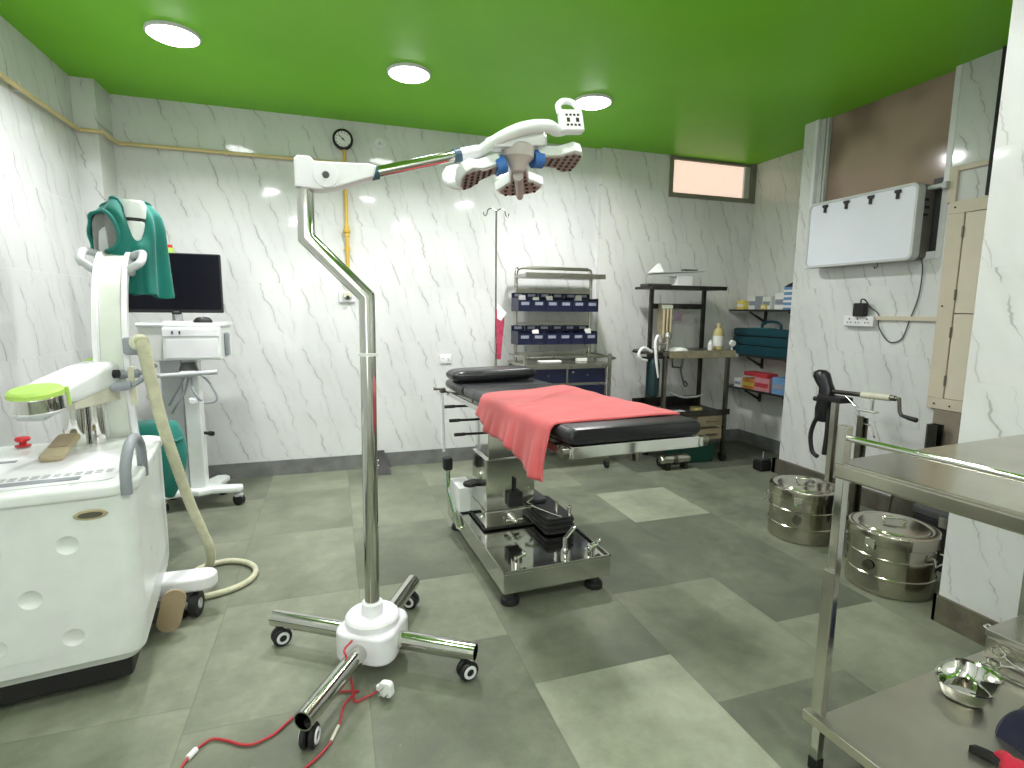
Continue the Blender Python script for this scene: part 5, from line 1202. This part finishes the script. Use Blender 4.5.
# second gas cylinder low down on its yoke
t = thing('oxygen_cylinder', 'short shiny shouldered cylinder lying under the anaesthesia trolley near its castor', 'cylinder', (3.05, 4.28, 0))
obj('cylinder_body', MB(Matrix.Translation((2.90, 4.29, .10)) @ Matrix.Rotation(PI / 2, 4, 'Y')).lathe([(0, 0), (.03, 0), (.042, .02), (.046, .05), (.046, .12), (.04, .14), (.04, .16), (.046, .17), (.046, .29), (.036, .32), (0, .325)], (0, 0, 0), 28), M['steel'], t)
obj('collar', MB(Matrix.Translation((2.90, 4.29, .10)) @ Matrix.Rotation(PI / 2, 4, 'Y')).lathe([(.0, .135), (.049, .135), (.049, .175), (0, .175)], (0, 0, 0), 28), M['worn'], t)
obj('cradle', MB().bx(2.95, 3.0, 4.25, 4.33, .0, .09, .008).bx(3.15, 3.19, 4.25, 4.33, .0, .09, .008), M['darksteel'], t)
t = thing('storage_crate', 'dark green crate on the floor under the anaesthesia trolley', 'crate', (3.40, 4.5, 0))
obj('crate_body', MB().loft([[V(3.24 + a * (.36), 4.42 + b * .26, 0) for (a, b) in ((0, 0), (1, 0), (1, 1), (0, 1))], [V(3.23 + a * (.38), 4.41 + b * .28, .17) for (a, b) in ((0, 0), (1, 0), (1, 1), (0, 1))]]), M['greenbox'], t)
obj('crate_rim', MB().bx(3.22, 3.62, 4.40, 4.70, .165, .185, .006), M['greenbox'], t)
# things on the anaesthesia trolley
def bottle(label, x, y, z, r, h, m, capm):
    t = thing('bottle', label, 'bottle', (x, y, z))
    obj('bottle_body', MB().lathe([(0, 0.001), (r * .9, 0.001), (r, .008), (r, h * .62), (r * .85, h * .74), (r * .42, h * .82), (r * .40, h * .9)], (x, y, z), 24), m, t)
    obj('bottle_cap', MB().lathe([(r * .48, h * .88), (r * .48, h), (0, h)], (x, y, z), 18), capm, t)
    return t
b = bottle('pale amber bottle with white label standing on the right of the anaesthesia trolley table', 3.70, 4.56, 1.115, .05, .27, M['amber'], M['beige'])
obj('bottle_label', MB().lathe([(.051, .04), (.0515, .042), (.0515, .14), (.051, .142)], (3.70, 4.56, 1.115), 24), M['whitebox'], b)
bottle('small white bottle beside the amber bottle', 3.58, 4.52, 1.115, .026, .10, M['whitebox'], M['paper'])
single('paper_wad', blob((3.17, 4.48, 1.116), .10, .06, .035, 9), M['paper'], 'crumpled white paper on the anaesthesia trolley table', 'paper')
single('tray_packet', MB().prism(rrect(.22, .10, .01, 3, 3.15, 4.46), .512, .53, .004, 1), M['paper'], 'white packet lying on the left of the lower anaesthesia tray', 'packet')
single('cream_roll', MB().lathe([(.02, 0), (.06, 0), (.06, .04), (.02, .04)], (3.42, 4.48, .512), 24), M['amber'], 'cream tape roll on the lower anaesthesia tray', 'tape roll')
t = thing('carton', 'white open carton on the top shelf of the anaesthesia trolley', 'carton', (3.36, 4.76, 1.74))
obj('carton_body', MB().bx(3.28, 3.46, 4.70, 4.84, 1.741, 1.85, .003), M['paper'], t)
obj('carton_flap', MB().loft([[V(3.20, 4.71, 1.845), V(3.30, 4.69, 1.845), V(3.30, 4.69, 1.848), V(3.20, 4.71, 1.848)], [V(3.20, 4.84, 1.85), V(3.30, 4.84, 1.85), V(3.30, 4.84, 1.853), V(3.20, 4.84, 1.853)]]), M['paper'], t)
single('folded_sheet', MB().loft([[V(3.0, 4.70, 1.87), V(3.62, 4.68, 1.905), V(3.62, 4.68, 1.91), V(3.0, 4.70, 1.875)], [V(3.02, 4.86, 1.86), V(3.62, 4.88, 1.90), V(3.62, 4.88, 1.905), V(3.02, 4.86, 1.865)]]), M['whitebox'], 'thin flat white board lying over the carton on the top shelf', 'board')
single('peaked_paper', MB().loft([[V(3.0, 4.72, 1.876), V(3.12, 4.70, 1.882), V(3.12, 4.80, 1.882), V(3.0, 4.80, 1.876)], [V(3.085, 4.75, 1.965), V(3.105, 4.75, 1.968), V(3.105, 4.76, 1.968), V(3.085, 4.76, 1.965)]]), M['paper'], 'peaked white paper on the left of the top shelf board', 'paper')
single('remote_control', MB().prism(rrect(.17, .05, .01, 3, 3.46, 4.76), 1.9015, 1.92, .004, 1), M['darkgrey'], 'dark remote control lying on the thin white board', 'remote control')
single('scattered_papers', MB().bx(3.50, 3.78, 4.68, 4.88, 1.741, 1.752, .002), M['paper'], 'low stack of papers at right end of the top anaesthesia shelf', 'papers')
single('dark_pouch', MB().bx(2.95, 3.22, 4.70, 4.86, 1.741, 1.768, .01), M['darkgrey'], 'flat grey pouch under the board on the top anaesthesia shelf', 'pouch')

# ================================================================== alcove shelves
for (z, lab) in ((1.525, 'upper dark wall shelf with cartons in the right alcove'), (1.04, 'middle dark wall shelf under the toolbox in the right alcove'), (.672, 'lower dark wall shelf with bright cartons in the right alcove')):
    t = thing('wall_shelf', lab, 'shelf', (4.36, 4.55, z - .02), 0, 'dark shelves in the alcove')
    obj('shelf_board', MB().bx(4.235, 4.488, 3.96, 5.07, z - .02, z, .003), M['shelf'], t)
    for y in (4.25, 4.78):
        obj('bracket', MB().bx(4.47, 4.489, y - .012, y + .012, z - .16, z - .02).loft([[V(4.27, y - .008, z - .035), V(4.27, y + .008, z - .035), V(4.27, y + .008, z - .021), V(4.27, y - .008, z - .021)], [V(4.478, y - .008, z - .15), V(4.478, y + .008, z - .15), V(4.478, y + .008, z - .12), V(4.478, y - .008, z - .12)]]), M['shelf'], t)
def carton(label, y0, y1, z, h, m, x0=4.25, x1=4.40, band=None):
    t = thing('carton', label, 'carton', ((x0 + x1) / 2, (y0 + y1) / 2, z))
    obj('carton_body', MB().bx(x0, x1, y0, y1, z + .0005, z + h, .003), m, t)
    obj('carton_band', MB().bx(x0 - .0015, x0 + .002, y0 + .01, y1 - .01, z + h * .30, z + h * .62), band or M['label'], t)
    return t
Z1, Z3 = 1.525, .672
carton('small yellow carton at the left end of the upper alcove shelf', 4.86, 4.97, Z1, .095, M['yellowbox'], band=M['whitebox'])
carton('tall white carton beside the yellow carton on the upper alcove shelf', 4.74, 4.85, Z1, .145, M['whitebox'], 4.30, 4.44)
carton('grey carton in the middle of the upper alcove shelf', 4.61, 4.73, Z1, .14, M['grey'], 4.28, 4.42)
carton('white carton with dark print on the upper alcove shelf', 4.49, 4.60, Z1, .135, M['whitebox'], 4.26, 4.40, M['grey'])
carton('white carton leaning next to the blue striped box', 4.35, 4.48, Z1, .165, M['paper'], 4.30, 4.43)
carton('low yellow carton in front on the upper alcove shelf', 4.53, 4.60, Z1, .05, M['yellowbox'], 4.238, 4.255, M['whitebox'])
t = thing('striped_box', 'tall blue and white striped box at the right end of the upper alcove shelf', 'box', (4.30, 4.24, Z1))
obj('box_body', MB().bx(4.245, 4.37, 4.17, 4.31, Z1 + .0005, Z1 + .22, .003), M['bluebox'], t)
for k in range(4): obj('white_stripe', MB().bx(4.242, 4.247, 4.172, 4.308, Z1 + .02 + .05 * k, Z1 + .042 + .05 * k).bx(4.246, 4.369, 4.167, 4.172, Z1 + .02 + .05 * k, Z1 + .042 + .05 * k), M['paper'], t)
obj('black_lid', MB().loft([[V(4.243, 4.168, Z1 + .22), V(4.372, 4.168, Z1 + .22), V(4.372, 4.312, Z1 + .22), V(4.243, 4.312, Z1 + .22)], [V(4.26, 4.18, Z1 + .26), V(4.36, 4.18, Z1 + .29), V(4.36, 4.26, Z1 + .29), V(4.26, 4.27, Z1 + .25)]]), M['black'], t)
t = thing('toolbox', 'dark teal toolbox with carrying handle on the middle alcove shelf', 'toolbox', (4.35, 4.58, 1.04))
obj('lower_tray', MB().bx(4.245, 4.45, 4.16, 4.99, 1.041, 1.14, .008), M['teal'], t)
obj('middle_tray', MB().bx(4.25, 4.445, 4.165, 4.985, 1.148, 1.235, .008), M['teal'], t)
obj('lid', MB().bx(4.245, 4.45, 4.16, 4.99, 1.243, 1.325, .02), M['teal'], t)
obj('tray_joint', MB().bx(4.262, 4.43, 4.18, 4.97, 1.13, 1.25), M['black'], t)
obj('carry_handle', MB().tube(smooth_path([(4.345, 4.67, 1.32), (4.34, 4.66, 1.37), (4.34, 4.60, 1.395), (4.34, 4.48, 1.395), (4.34, 4.42, 1.37), (4.345, 4.41, 1.32)], 6), .014, 10), M['teal'], t)
obj('handle_recess', MB().bx(4.27, 4.40, 4.52, 4.78, 1.322, 1.332, .004), pm('bright_teal_plastic', (24, 120, 120), .4), t)
carton('small white bottle box at the left end of the lower alcove shelf', 4.82, 4.93, Z3, .10, M['whitebox'])
carton('orange striped carton on the lower alcove shelf', 4.63, 4.80, Z3, .115, M['orangebox'], band=M['yellowbox'])
carton('red carton lying on top of the orange and pink cartons', 4.46, 4.80, Z3 + .141, .045, M['redbox'], 4.26, 4.40, M['redbox'])
carton('pink carton on the lower alcove shelf', 4.42, 4.625, Z3, .14, M['pinkbox'], band=M['redbox'])
carton('light blue carton at the right end of the lower alcove shelf', 4.22, 4.38, Z3, .17, M['bluebox'])
